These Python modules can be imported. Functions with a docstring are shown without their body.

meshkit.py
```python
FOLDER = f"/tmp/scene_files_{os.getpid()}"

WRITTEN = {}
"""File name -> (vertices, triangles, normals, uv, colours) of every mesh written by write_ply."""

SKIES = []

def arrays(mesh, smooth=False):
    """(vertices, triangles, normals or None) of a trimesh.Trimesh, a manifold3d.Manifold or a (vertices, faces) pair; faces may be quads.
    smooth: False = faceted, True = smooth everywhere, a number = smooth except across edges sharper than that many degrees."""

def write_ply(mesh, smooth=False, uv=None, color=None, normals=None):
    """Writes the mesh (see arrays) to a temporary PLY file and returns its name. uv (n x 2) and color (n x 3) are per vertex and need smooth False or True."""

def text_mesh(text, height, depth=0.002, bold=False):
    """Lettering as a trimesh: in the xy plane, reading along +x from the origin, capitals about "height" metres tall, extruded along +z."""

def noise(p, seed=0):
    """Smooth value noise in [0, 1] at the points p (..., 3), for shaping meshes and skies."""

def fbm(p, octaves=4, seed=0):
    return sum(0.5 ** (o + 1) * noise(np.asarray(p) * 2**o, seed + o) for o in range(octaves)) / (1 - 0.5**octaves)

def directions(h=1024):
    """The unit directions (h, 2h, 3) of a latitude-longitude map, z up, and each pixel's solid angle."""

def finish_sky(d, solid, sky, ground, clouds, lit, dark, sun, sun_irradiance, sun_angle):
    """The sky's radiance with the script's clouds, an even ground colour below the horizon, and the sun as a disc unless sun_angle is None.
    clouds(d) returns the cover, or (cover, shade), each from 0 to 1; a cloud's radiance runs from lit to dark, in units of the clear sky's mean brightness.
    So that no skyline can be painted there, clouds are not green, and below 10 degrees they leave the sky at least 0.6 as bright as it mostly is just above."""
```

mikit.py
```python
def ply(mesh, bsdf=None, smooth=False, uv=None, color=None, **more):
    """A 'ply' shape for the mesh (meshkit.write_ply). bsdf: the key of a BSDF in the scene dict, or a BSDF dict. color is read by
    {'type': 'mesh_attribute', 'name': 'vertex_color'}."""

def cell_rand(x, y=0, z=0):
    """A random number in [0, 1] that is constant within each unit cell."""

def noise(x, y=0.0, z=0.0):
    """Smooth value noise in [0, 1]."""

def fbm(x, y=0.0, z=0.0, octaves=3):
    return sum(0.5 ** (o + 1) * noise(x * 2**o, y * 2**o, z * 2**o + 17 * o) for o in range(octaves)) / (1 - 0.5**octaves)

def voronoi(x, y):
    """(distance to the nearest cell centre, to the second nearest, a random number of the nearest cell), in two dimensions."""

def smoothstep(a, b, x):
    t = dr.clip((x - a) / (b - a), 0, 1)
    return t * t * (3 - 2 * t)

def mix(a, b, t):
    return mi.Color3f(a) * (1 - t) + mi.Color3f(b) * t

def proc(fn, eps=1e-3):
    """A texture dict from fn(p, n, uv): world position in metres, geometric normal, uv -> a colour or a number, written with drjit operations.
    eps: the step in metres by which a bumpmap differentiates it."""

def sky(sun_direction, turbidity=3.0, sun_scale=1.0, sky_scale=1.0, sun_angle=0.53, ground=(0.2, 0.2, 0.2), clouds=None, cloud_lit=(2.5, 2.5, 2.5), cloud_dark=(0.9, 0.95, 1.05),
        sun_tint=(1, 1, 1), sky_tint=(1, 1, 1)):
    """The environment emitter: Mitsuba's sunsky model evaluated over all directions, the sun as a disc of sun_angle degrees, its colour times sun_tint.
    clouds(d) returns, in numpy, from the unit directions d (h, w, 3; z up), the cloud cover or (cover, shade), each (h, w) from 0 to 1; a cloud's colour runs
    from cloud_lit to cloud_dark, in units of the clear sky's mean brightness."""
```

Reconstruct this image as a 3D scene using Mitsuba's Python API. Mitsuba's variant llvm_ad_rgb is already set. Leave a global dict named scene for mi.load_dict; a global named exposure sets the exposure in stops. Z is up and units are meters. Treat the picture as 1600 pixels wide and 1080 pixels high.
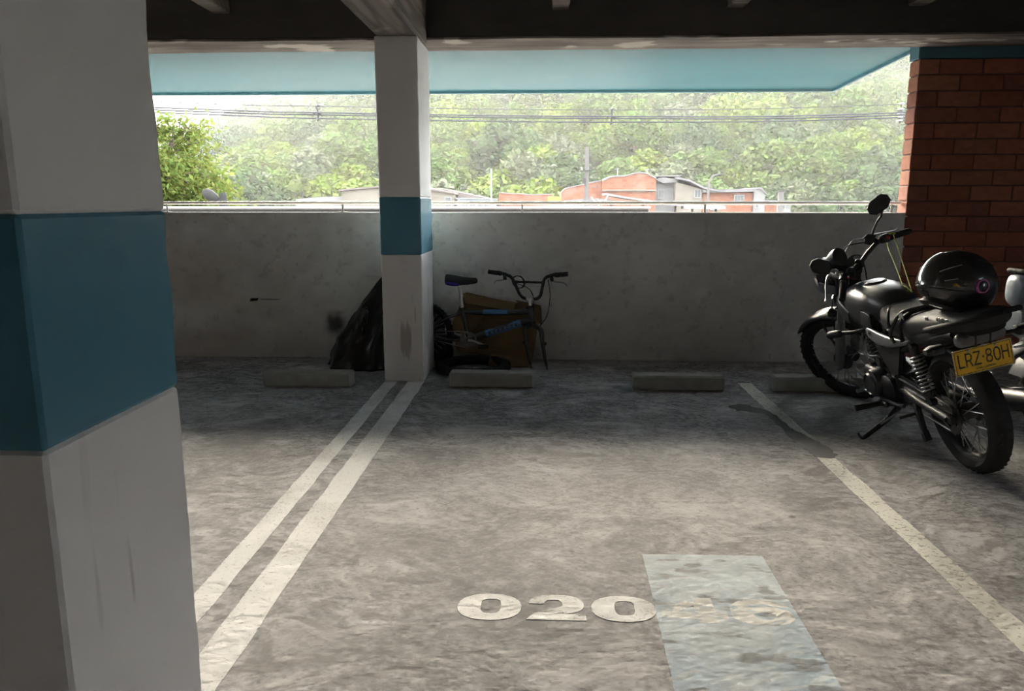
import math, random
import numpy as np
import trimesh
import drjit as dr
import mitsuba as mi
import mikit, meshkit
import manifold3d as m3
from shapely.geometry import Polygon, LineString, Point
from shapely import affinity
from mikit import noise, fbm, voronoi, cell_rand, smoothstep, mix, proc

random.seed(7)
rng = np.random.default_rng(7)
T = mi.ScalarTransform4f
scene, labels = {}, {}

# ------------------------------------------------------------------ camera, sky, exposure
EYE = np.array([0.0, 0.0, 1.2])
YAW, PITCH = math.radians(2.486), math.radians(10.5735)
FWD = np.array([-math.sin(YAW) * math.cos(PITCH), math.cos(YAW) * math.cos(PITCH), -math.sin(PITCH)])
scene['camera'] = {'type': 'perspective', 'fov': math.degrees(2 * math.atan(800 / 1200)), 'fov_axis': 'x', 'near_clip': 0.05, 'far_clip': 2000.0,
                   'to_world': T().look_at(origin=EYE.tolist(), target=(EYE + FWD).tolist(), up=[0, 0, 1])}


def overcast(d):
    n = meshkit.fbm(d * 2.2 + 4.0, octaves=4, seed=3)
    return np.clip(0.86 + 0.3 * (n - 0.5), 0, 1), np.clip(0.5 + 1.4 * (n - 0.5), 0, 1)


SUN_EL, SUN_AZ = math.radians(25.0), math.radians(-8.0)      # the sun stands veiled behind thin cloud above the hill
scene['sky'] = mikit.sky([math.sin(SUN_AZ) * math.cos(SUN_EL), math.cos(SUN_AZ) * math.cos(SUN_EL), math.sin(SUN_EL)], turbidity=6.0, sun_scale=0.34, sun_angle=32.0,
                         ground=(0.1, 0.1, 0.09), clouds=overcast, cloud_lit=(1.3, 1.3, 1.3), cloud_dark=(0.9, 0.92, 0.96), sun_tint=(0.86, 1.0, 1.22))
exposure = 6.72
HAZE = 0.0007


# ------------------------------------------------------------------ helpers
def srgb(r, g, b):
    c = np.array([r, g, b], float) / 255.0
    return np.where(c <= 0.04045, c / 12.92, ((c + 0.055) / 1.055) ** 2.4).tolist()


def mat(name, color, rough=0.6, metallic=0.0, spec=0.5, coat=0.0, bump=None, bscale=0.0, sheen=0.0):
    col = color if isinstance(color, dict) else {'type': 'rgb', 'value': list(map(float, color))}
    b = {'type': 'principled', 'base_color': col, 'roughness': rough, 'metallic': metallic, 'specular': spec}
    if coat:
        b['clearcoat'] = coat
        b['clearcoat_gloss'] = 0.9
    if sheen:
        b['sheen'] = sheen
    if bump is not None:
        b = {'type': 'bumpmap', 'arbitrary': bump, 'scale': bscale, 'bsdf': b}
    scene['mat_' + name] = {'type': 'twosided', 'bsdf': b}
    return name


VCOL = {'type': 'mesh_attribute', 'name': 'vertex_color'}


def numbered(key):
    if key not in USED:
        USED.add(key)
        return key
    n = COUNT.get(key, 0) + 1
    while f'{key}_{n:03d}' in USED:
        n += 1
    COUNT[key] = n
    USED.add(f'{key}_{n:03d}')
    return f'{key}_{n:03d}'


USED, COUNT = set(), {}


def xf(mesh, M):
    m = mesh.copy()
    m.apply_transform(M)
    return m


def add(name, mesh, bsdf, smooth=False, label=None, cat=None, group=None, kind=None, parent=None, M=None, color=None, to_world=None):
    """One entry of the scene: name is numbered when taken; a list of meshes is joined into one."""
    key = numbered(parent + '__' + name if parent else name)
    if isinstance(mesh, dict):
        scene[key] = dict(mesh)
    else:
        if isinstance(mesh, (list, tuple)):
            mesh = join(mesh)
        if M is not None:
            mesh = xf(mesh, M)
        scene[key] = mikit.ply(mesh, 'mat_' + bsdf, smooth, color=color)
    if to_world is not None:
        scene[key]['to_world'] = to_world
    tag(key, label, cat, group, kind)
    return key


def tag(key, label=None, cat=None, group=None, kind=None):
    e = {k: v for k, v in (('label', label), ('category', cat), ('group', group), ('kind', kind)) if v}
    if e:
        labels[key] = e


def thing(name, label, cat, group=None):
    key = numbered(name)
    tag(key, label, cat, group)
    return key


def join(ms):
    return trimesh.util.concatenate([m if isinstance(m, trimesh.Trimesh) else tm(m) for m in ms])


def tm(man):
    m = man.to_mesh()
    return trimesh.Trimesh(np.array(m.vert_properties[:, :3]), np.array(m.tri_verts), process=False)


def box(x0, x1, y0, y1, z0, z1, c=0.0):
    """A box with chamfered edges."""
    a, b = np.array([x0, y0, z0], float), np.array([x1, y1, z1], float)
    a, b = np.minimum(a, b), np.maximum(a, b)
    if c <= 0:
        m = trimesh.creation.box(b - a)
        m.apply_translation((a + b) / 2)
        return m
    pts = []
    for sx in (0, 1):
        for sy in (0, 1):
            for sz in (0, 1):
                p = np.where([sx, sy, sz], b, a)
                s = np.where([sx, sy, sz], -c, c)
                for k in range(3):
                    q = p + s
                    q[k] = p[k]
                    pts.append(q)
    return trimesh.convex.convex_hull(np.array(pts))


def rbox(sx, sy, sz, r, seg=12):
    """A rounded box about the origin: the hull of eight spheres."""
    s = m3.Manifold.sphere(r, seg)
    return tm(m3.Manifold.batch_hull([s.translate([i * (sx / 2 - r), j * (sy / 2 - r), k * (sz / 2 - r)]) for i in (-1, 1) for j in (-1, 1) for k in (-1, 1)]))


def move(mesh, x=0, y=0, z=0):
    m = mesh.copy()
    m.apply_translation([x, y, z])
    return m


def rot(mesh, deg, axis, about=(0, 0, 0)):
    m = mesh.copy()
    m.apply_transform(trimesh.transformations.rotation_matrix(math.radians(deg), axis, about))
    return m


def spline(pts, n=8):
    """A Catmull-Rom curve through the points."""
    p = np.asarray(pts, float)
    if len(p) < 3:
        return p
    q = np.vstack([2 * p[0] - p[1], p, 2 * p[-1] - p[-2]])
    out = []
    for i in range(1, len(q) - 2):
        for t in np.linspace(0, 1, n, endpoint=False):
            a, b, c, d = q[i - 1], q[i], q[i + 1], q[i + 2]
            out.append(0.5 * (2 * b + (c - a) * t + (2 * a - 5 * b + 4 * c - d) * t * t + (3 * b - 3 * c + d - a) * t ** 3))
    return np.vstack([out, p[-1]])


def tube(pts, r, sides=10, n=8, smooth=True, cap=True, ry=None):
    """A tube along the points; r one radius or one per given point."""
    p = np.asarray(pts, float)
    rr = np.broadcast_to(np.asarray(r, float), (len(p),))
    if smooth and len(p) > 2:
        c = spline(np.hstack([p, rr[:, None]]), n)
        p, rr = c[:, :3], c[:, 3]
    t = np.gradient(p, axis=0)
    t /= np.linalg.norm(t, axis=1, keepdims=True) + 1e-12
    u = np.cross(t[0], [0, 0, 1.0] if abs(t[0][2]) < 0.9 else [1.0, 0, 0])
    u /= np.linalg.norm(u)
    ang = np.arange(sides) * 2 * np.pi / sides
    rings = []
    for k in range(len(p)):
        u = u - t[k] * (u @ t[k])
        u /= np.linalg.norm(u) + 1e-12
        w = np.cross(t[k], u)
        rings.append(p[k] + rr[k] * (np.cos(ang)[:, None] * u + np.sin(ang)[:, None] * w * (ry or 1.0)))
    return loft(rings, cap)


def loft(rings, cap=True, closed=False):
    """A skin over rings of equally many points."""
    n, s = len(rings), len(rings[0])
    v = np.vstack(rings)
    f = []
    for k in range(n if closed else n - 1):
        a, b = k * s, ((k + 1) % n) * s
        for i in range(s):
            j = (i + 1) % s
            f += [[a + i, a + j, b + j], [a + i, b + j, b + i]]
    if cap and not closed:
        v = np.vstack([v, np.mean(rings[0], 0), np.mean(rings[-1], 0)])
        for i in range(s):
            j = (i + 1) % s
            f += [[n * s, j, i], [n * s + 1, (n - 1) * s + i, (n - 1) * s + j]]
    m = trimesh.Trimesh(v, np.array(f), process=False)
    if m.volume < 0:
        m.invert()
    return m


def sring(c, u, w, a, b, e=2.0, n=20, top=None):
    """A superellipse ring of half axes a along u and b along w (top: half axis on the +w side)."""
    t = np.arange(n) * 2 * np.pi / n
    ct, st = np.cos(t), np.sin(t)
    x = np.sign(ct) * np.abs(ct) ** (2 / e) * a
    y = np.sign(st) * np.abs(st) ** (2 / e) * np.where(st > 0, b if top is None else top, b)
    return np.asarray(c, float) + x[:, None] * np.asarray(u, float) + y[:, None] * np.asarray(w, float)


def cyl(p0, p1, r, sides=20, r1=None):
    return tube([p0, p1], [r, r if r1 is None else r1], sides, smooth=False)


def lathe(profile, sides=32, axis='z'):
    """(radius, height) pairs turned about z, or about y / x."""
    a = np.arange(sides) * 2 * np.pi / sides
    m = loft([np.stack([r * np.cos(a), r * np.sin(a), np.full(sides, h)], 1) for r, h in profile], cap=True)
    if axis == 'y':
        m = rot(m, 90, [1, 0, 0])
    if axis == 'x':
        m = rot(m, 90, [0, 1, 0])
    return m


def ringlathe(profile, sides=48, axis='z'):
    """A closed (radius, height) profile turned into a ring."""
    a = np.arange(sides) * 2 * np.pi / sides
    pr = np.asarray(profile, float)
    m = loft([np.stack([pr[:, 0] * np.cos(t), pr[:, 0] * np.sin(t), pr[:, 1]], 1) for t in a], closed=True)
    if axis == 'y':
        m = rot(m, 90, [1, 0, 0])
    if axis == 'x':
        m = rot(m, 90, [0, 1, 0])
    return m


def extrude(poly, h, z=0.0):
    m = trimesh.creation.extrude_polygon(poly, h, engine='earcut')
    m.apply_translation([0, 0, z])
    return m


def frame(o, x, y, z):
    M = np.eye(4)
    M[:3, 0], M[:3, 1], M[:3, 2], M[:3, 3] = x, y, z, o
    return M


def unit(v):
    v = np.asarray(v, float)
    return v / np.linalg.norm(v)


# ------------------------------------------------------------------ materials of the building
def floor_color(p, n, uv):
    x, y = p.x, p.y
    big = fbm(x * 0.9 + 3, y * 0.9, 1.0, 4)
    wx = x + 0.16 * noise(x * 4, y * 4, 4.0)
    wy = y + 0.16 * noise(x * 4 + 9, y * 4, 8.0)
    mid = fbm(wx * 4.2, wy * 5.5, 2.0, 5)
    streak = fbm(wx * 8, wy * 14, 5.0, 4)
    grain = fbm(x * 90, y * 110, 3.0, 3)
    fine = fbm(wx * 30, wy * 44, 6.0, 3)
    c = mix((0.17, 0.167, 0.174), (0.50, 0.495, 0.51), smoothstep(0.28, 0.74, 0.2 * big + 0.27 * mid + 0.3 * fine + 0.23 * grain))
    c = mix(c, (0.66, 0.66, 0.675), 0.45 * smoothstep(0.50, 0.74, streak) * smoothstep(0.4, 0.65, mid))
    c = mix(c, (0.15, 0.138, 0.138), 0.6 * smoothstep(0.56, 0.72, fbm(wx * 12, wy * 22, 11.0, 4)) * smoothstep(0.42, 0.62, fbm(x * 1.6, y * 1.6, 13.0, 2)))
    c = mix(c, (0.14, 0.13, 0.13), 0.45 * smoothstep(0.64, 0.76, fbm(x * 50, y * 70, 15.0, 3)))
    d1, d2, r = voronoi(x * 4.0, y * 4.0)
    return mix(c, (0.09, 0.08, 0.08), 0.7 * smoothstep(0.95, 0.96, r) * (1 - smoothstep(0.03, 0.07, d1)))


def floor_height(p, n, uv):
    x, y = p.x, p.y
    wx = x + 0.16 * noise(x * 4, y * 4, 4.0)
    wy = y + 0.16 * noise(x * 4 + 9, y * 4, 8.0)
    return 0.6 * fbm(wx * 11, wy * 18, 5.0, 4) + 0.6 * fbm(x * 42, y * 60, 3.0, 3)


FLOORB = proc(floor_height, 2e-3)
mat('floor_concrete', proc(floor_color), 0.72, spec=0.35, bump=FLOORB, bscale=0.0042)


def patch_color(p, n, uv):
    x, y = p.x, p.y
    base = floor_color(p, n, uv)
    g = dr.clip(mi.luminance(base) * 1.0, 0, 1)
    blue = smoothstep(0.3, 0.7, fbm(x * 4, y * 4, 21.0, 3)) * smoothstep(2.5, 1.9, y)
    c = mix((0.56, 0.64, 0.70), (0.40, 0.52, 0.62), blue)
    scr = fbm(x * 14 + y * 20, y * 60 - x * 22, 31.0, 2)
    c = mix(c, (0.68, 0.73, 0.77), 0.6 * smoothstep(0.6, 0.72, scr))
    c = mix(c, (0.17, 0.18, 0.19), 0.8 * smoothstep(0.58, 0.74, fbm(x * 10 + 3, y * 26, 41.0, 4)))
    return mix(c, base, 0.18) * (0.72 + 0.7 * g)


mat('patch_paint', proc(patch_color), 0.7, spec=0.35, bump=FLOORB, bscale=0.0042)


def line_color(p, n, uv):
    x, y = p.x, p.y
    w = fbm(x * 130, y * 180, 51.0, 4)
    dirt = fbm(x * 6, y * 4, 53.0, 3)
    c = mix((0.74, 0.745, 0.75), (0.60, 0.60, 0.60), smoothstep(0.4, 0.7, dirt))
    return mix(c, (0.28, 0.26, 0.24), 0.6 * smoothstep(0.62, 0.76, w + 0.2 * (dirt - 0.5)))


def oldline_color(p, n, uv):
    x, y = p.x, p.y
    w = fbm(x * 80, y * 110, 57.0, 3)
    dirt = fbm(x * 5, y * 3.0, 59.0, 3)
    c = mix((0.74, 0.74, 0.69), (0.52, 0.52, 0.48), smoothstep(0.35, 0.65, dirt))
    return mix(c, (0.26, 0.24, 0.22), 0.75 * smoothstep(0.60, 0.72, w + 0.16 * (dirt - 0.5)))


def ghost_color(p, n, uv):
    x, y = p.x, p.y
    return mix((0.68, 0.665, 0.63), patch_color(p, n, uv), 0.25 + 0.6 * smoothstep(0.48, 0.66, fbm(x * 40, y * 60, 61.0, 3)))


mat('line_paint', proc(line_color), 0.65, bump=FLOORB, bscale=0.006)
mat('oldline_paint', proc(oldline_color), 0.65, bump=FLOORB, bscale=0.006)
mat('ghost_paint', proc(ghost_color), 0.7, bump=FLOORB, bscale=0.008)
mat('wet_stain', (0.055, 0.052, 0.05), 0.45, bump=FLOORB, bscale=0.008)


def wall_color(p, n, uv):
    x, y, z = p.x, p.y, p.z
    a = fbm(x * 1.6 + y, z * 1.3, 71.0, 4)
    b = fbm(x * 9 + y * 3, z * 11, 73.0, 3)
    c = mix((0.53, 0.525, 0.51), (0.68, 0.67, 0.655), smoothstep(0.25, 0.75, 0.6 * a + 0.4 * b))
    c = mix(c, (0.25, 0.24, 0.23), 0.3 * smoothstep(0.6, 0.8, fbm(x * 21, z * 19, 75.0, 4)))
    c = mix(c, (0.7, 0.7, 0.68), 0.3 * smoothstep(0.6, 0.78, fbm(x * 7, z * 8, 76.0, 3)))
    c = mix(c, (0.34, 0.27, 0.21), 0.5 * smoothstep(0.5, 0.75, fbm(x * 1.1 + 5, z * 1.7, 77.0, 2)) * smoothstep(-1.6, -2.6, x))
    # a soot mark and a chipped scar
    d = dr.sqrt(dr.square((x + 1.62) / 0.095) + dr.square((z - 0.27) / 0.11))
    c = mix(c, (0.03, 0.03, 0.03), (1 - smoothstep(0.35, 1.25, d + 0.3 * (noise(x * 30, z * 30, 2.0) - 0.5))) * 0.92)
    q = x + 2.247 + 0.02 * noise(x * 60, z * 60, 5.0)
    k = (1 - smoothstep(0.75, 1.0, dr.maximum(dr.abs(q) / 0.038, dr.abs(z - 0.455 - 0.12 * q - 0.006 * noise(x * 80, z * 30, 4.0)) / 0.013)))
    k = dr.maximum(k, 0.6 * (1 - smoothstep(0.6, 1.0, dr.maximum(dr.abs(x + 2.13) / 0.09, dr.abs(z - 0.461) / 0.006))))
    c = mix(c, (0.02, 0.02, 0.02), k)
    return c


mat('parapet_concrete', proc(wall_color), 0.85, bump=proc(lambda p, n, uv: fbm(p.x * 12, p.z * 12, 79.0, 3), 2e-3), bscale=0.004)


def paint_color(p, n, uv):
    x, y, z = p.x, p.y, p.z
    a = fbm(x * 2 + y * 3, z * 1.5, 81.0, 3)
    c = mix((0.68, 0.665, 0.665), (0.78, 0.77, 0.77), a)
    s = fbm((x + y) * 26, z * 3.5, 83.0, 3)
    return mix(c, (0.34, 0.3, 0.28), 0.7 * smoothstep(0.64, 0.78, s) * smoothstep(1.0, 0.3, z))


def teal_color(p, n, uv):
    a = fbm(p.x * 5 + p.y * 4, p.z * 5, 85.0, 3)
    return mix((0.045, 0.19, 0.27), (0.065, 0.23, 0.31), a)


PAINTB = proc(lambda p, n, uv: fbm(p.x * 30 + p.y * 30, p.z * 30, 87.0, 3), 2e-3)
mat('white_paint', proc(paint_color), 0.6, bump=PAINTB, bscale=0.0016)
mat('teal_paint', proc(teal_color), 0.42, bump=PAINTB, bscale=0.0022)


def form_color(p, n, uv):
    x, y, z = p.x, p.y, p.z
    g = fbm(x * 2.2 + 0.6 * noise(x, y * 5, 3.0), y * 26 + z * 26, 91.0, 3)
    b = fbm(x * 2.0, y * 2.0 + z * 2, 93.0, 3)
    c = mix((0.10, 0.082, 0.07), (0.21, 0.18, 0.16), smoothstep(0.3, 0.7, 0.6 * g + 0.4 * b))
    return mix(c, (0.42, 0.38, 0.34), smoothstep(0.66, 0.76, fbm(x * 3.1, y * 5, 95.0, 3)))


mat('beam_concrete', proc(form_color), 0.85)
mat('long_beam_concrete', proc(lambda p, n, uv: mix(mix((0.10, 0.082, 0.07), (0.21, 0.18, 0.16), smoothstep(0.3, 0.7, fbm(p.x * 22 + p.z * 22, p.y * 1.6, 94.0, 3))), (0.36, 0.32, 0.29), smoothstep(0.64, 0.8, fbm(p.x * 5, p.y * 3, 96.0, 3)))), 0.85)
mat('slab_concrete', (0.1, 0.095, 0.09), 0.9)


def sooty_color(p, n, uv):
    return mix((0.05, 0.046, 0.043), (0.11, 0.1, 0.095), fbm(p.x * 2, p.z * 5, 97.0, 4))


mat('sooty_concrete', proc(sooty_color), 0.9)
mat('soffit_teal', proc(lambda p, n, uv: mix((0.004, 0.095, 0.13), (0.02, 0.105, 0.13), fbm(p.x * 1.2, p.y * 2, 99.0, 3))), 0.5, spec=0.25)
mat('lintel_teal', (0.05, 0.14, 0.18), 0.5)

BRICKS = []
for i, c in enumerate([(0.30, 0.105, 0.06), (0.34, 0.12, 0.07), (0.27, 0.095, 0.055), (0.32, 0.13, 0.08), (0.25, 0.095, 0.065), (0.36, 0.135, 0.08)]):
    BRICKS.append(mat(f'brick_{i}', proc(lambda p, n, uv, c=c, i=i: mix([v * 0.8 for v in c], [min(1, v * 1.2) for v in c], fbm(p.x * 25 + p.y * 20, p.z * 40, 3.0 + i, 3))), 0.85))
mat('mortar', (0.12, 0.075, 0.06), 0.9)
mat('stop_concrete', proc(lambda p, n, uv: mix((0.26, 0.26, 0.24), (0.42, 0.42, 0.385), fbm(p.x * 16, p.y * 16, p.z * 16, 4))), 0.85, bump=proc(lambda p, n, uv: fbm(p.x * 40, p.y * 40, p.z * 40, 3), 2e-3), bscale=0.004)

# ------------------------------------------------------------------ the garage
XL, XR, YB, YW, ZC = -9.0, 7.0, -7.0, 5.82, 2.78
add('floor', box(XL, XR, YB, YW + 0.14, -0.25, 0.0), 'floor_concrete', kind='structure', label='worn grey concrete garage floor with painted parking lines')
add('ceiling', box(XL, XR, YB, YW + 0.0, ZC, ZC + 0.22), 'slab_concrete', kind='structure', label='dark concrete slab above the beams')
par = box(XL, 2.645, YW, YW + 0.14, 0.0, 1.125, 0.006)
add('wall_front', par, 'parapet_concrete', kind='structure', label='stained grey concrete parapet below the long opening')
add('wall_left', box(XL - 0.15, XL, YB, YW + 0.14, 0, ZC), 'white_paint', kind='structure')
add('wall_back', box(XL, XR, YB - 0.15, YB, 0, ZC), 'white_paint', kind='structure')
add('wall_side', [box(XR, XR + 0.15, YB, YW + 0.14, 0, 1.1), box(XR, XR + 0.15, YB, YW + 0.14, 2.28, ZC), box(XR, XR + 0.15, YB, -1.0, 1.1, 2.28), box(XR, XR + 0.15, -0.1, YW + 0.14, 1.1, 2.28)], 'white_paint', kind='structure', label='side wall of the garage with a small opening')

# brick wall to the right of the opening: bricks laid one by one on a mortar core
BX0, BZ1 = 2.628, 2.197
wb = add('wall_right', box(BX0 + 0.008, XR, YW + 0.008, YW + 0.132, 0, BZ1 - 0.004), 'mortar', kind='structure', label='dark red brick wall beside the opening')
ch = BZ1 / 20
for r in range(20):
    z0, z1 = r * ch + 0.005, (r + 1) * ch - 0.005
    x = BX0 - (0.0 if r % 2 == 0 else 0.15)
    while x < 6.0:
        xa, xb = max(x, BX0), x + 0.29
        j = rng.uniform(-0.0025, 0.0025, 3)
        if xb - xa > 0.03:
            add('brick', box(xa + j[0], xb + j[1], YW - 0.003 + j[2], YW + 0.143 + j[2], z0, z1, 0.004), BRICKS[rng.integers(6)], parent=wb)
        x += 0.30

# beams and joists
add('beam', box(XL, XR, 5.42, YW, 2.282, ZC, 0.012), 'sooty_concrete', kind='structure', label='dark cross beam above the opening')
fb = box(XL, XR, 5.415, YW + 0.003, 2.274, 2.290, 0.004)
fb = fb.subdivide_to_size(0.12)
fb.vertices[:, 2] += 0.006 * (meshkit.fbm(fb.vertices * [2.0, 3, 0] + 7, 3, 5) - 0.5) * 2
add('beam_underside', fb, 'beam_concrete', kind='structure', label='brown board-marked underside of the cross beam')
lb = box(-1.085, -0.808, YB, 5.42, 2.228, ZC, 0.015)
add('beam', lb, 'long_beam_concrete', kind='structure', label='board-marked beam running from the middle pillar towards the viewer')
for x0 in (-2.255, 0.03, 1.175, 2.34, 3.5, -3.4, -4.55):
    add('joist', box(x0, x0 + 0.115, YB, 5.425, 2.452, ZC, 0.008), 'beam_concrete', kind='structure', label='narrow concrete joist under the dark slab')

# soffit of the storey above, reaching out beyond the parapet, and the lintel over the bricks
def along_x(poly, x0, x1):
    """An outline in y and z drawn out along x."""
    m = extrude(Polygon(poly), x1 - x0)
    return trimesh.Trimesh(np.stack([x0 + m.vertices[:, 2], m.vertices[:, 0], m.vertices[:, 1]], 1), m.faces, process=False)


add('soffit', along_x([(YW, 2.300), (7.60, 2.236), (7.60, 2.5), (YW, 2.5)], XL, 2.66), 'soffit_teal', kind='structure', label='pale teal soffit of the overhang outside the opening')
add('soffit_edge', [box(XL, 2.68, 7.585, 7.62, 2.214, 2.5, 0.004), along_x([(YW + 0.14, 2.276), (7.6, 2.214), (7.6, 2.5), (YW + 0.14, 2.5)], 2.66, 2.68)], 'lintel_teal', kind='structure', label='dark drip edge of the soffit')
add('lintel', box(BX0 - 0.01, XR, YW - 0.004, YW + 0.14, BZ1, 2.305, 0.004), 'lintel_teal', kind='structure', label='dark teal lintel over the brick wall')
add('ceiling_above', box(2.862, XR, YW, YW + 0.14, 2.3, 2.8), 'slab_concrete', kind='structure')


def pillar(name, x0, x1, y0, y1, za, zb, h, label):
    t = thing(name, label, 'pillar')
    def shaft(z0, z1, grow=0.0):
        b = box(x0 - grow, x1 + grow, y0 - grow, y1 + grow, z0, z1, 0.006).subdivide_to_size(0.035, max_iter=12)
        v = b.vertices
        q = meshkit.fbm(v * 9 + 3, 3, 8) - 0.5
        cx, cy = (x0 + x1) / 2, (y0 + y1) / 2
        ex = np.minimum(x1 - v[:, 0], v[:, 0] - x0)
        ey = np.minimum(y1 - v[:, 1], v[:, 1] - y0)
        edge = np.clip(1 - np.maximum(ex, ey) / 0.05, 0, 1)
        d = (0.0022 + 0.006 * edge) * q
        v[:, 0] += np.sign(v[:, 0] - cx) * d * (ex < 0.02)
        v[:, 1] += np.sign(v[:, 1] - cy) * d * (ey < 0.02)
        b.vertices = v
        return b
    add('shaft', shaft(0, za), 'white_paint', 40, parent=t, label='white painted lower shaft')
    add('band', shaft(za, zb, 0.0012), 'teal_paint', 40, parent=t, label='dark teal painted band')
    add('shaft', shaft(zb, h), 'white_paint', 40, parent=t, label='white painted upper shaft')
    return t


pillar('pillar', -1.088, -0.817, 5.06, 5.545, 0.859, 1.232, 2.229, 'white concrete pillar with a dark teal band standing beside the bicycle')
pillar('pillar', -1.30, -0.692, 0.992, 1.387, 0.859, 1.184, ZC, 'large white concrete pillar with a dark teal band at the left edge of the photo')


# floor paint
def quadmesh(pts, h=0.0012):
    return extrude(Polygon(pts), h)


def stripe(xa, xb, y0, y1, seed):
    ys = np.linspace(y0, y1, 60)
    r = np.random.default_rng(seed)
    l = [(xa + 0.004 * (meshkit.noise(np.array([y * 9, seed, 0])) - 0.5) * 2, y) for y in ys]
    rr = [(xb + 0.004 * (meshkit.noise(np.array([y * 9, seed + 50, 0])) - 0.5) * 2, y) for y in ys]
    return quadmesh(l + rr[::-1])


add('painted_line', stripe(-1.083, -1.000, -1.0, 5.07, 1), 'line_paint', parent='floor', label='left one of a pair of white painted lines')
add('painted_line', stripe(-0.926, -0.814, -1.0, 5.07, 2), 'line_paint', parent='floor', label='right one of a pair of white painted lines')
add('painted_line', stripe(1.302, 1.389, -1.0, 5.105, 3), 'oldline_paint', parent='floor', label='worn white painted line beside the motorcycle')
add('paint_patch', quadmesh([(0.343, 2.502), (0.754, 2.506), (0.752, 1.55), (0.328, 1.55)], 0.0010), 'patch_paint', parent='floor', label='pale blue painted patch over the last digits')


def sup(cx, cy, a, b, e, n=60):
    t = np.linspace(0, 2 * np.pi, n, endpoint=False)
    return Polygon(np.stack([cx + a * np.sign(np.cos(t)) * np.abs(np.cos(t)) ** (2 / e), cy + b * np.sign(np.sin(t)) * np.abs(np.sin(t)) ** (2 / e)], 1))


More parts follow.
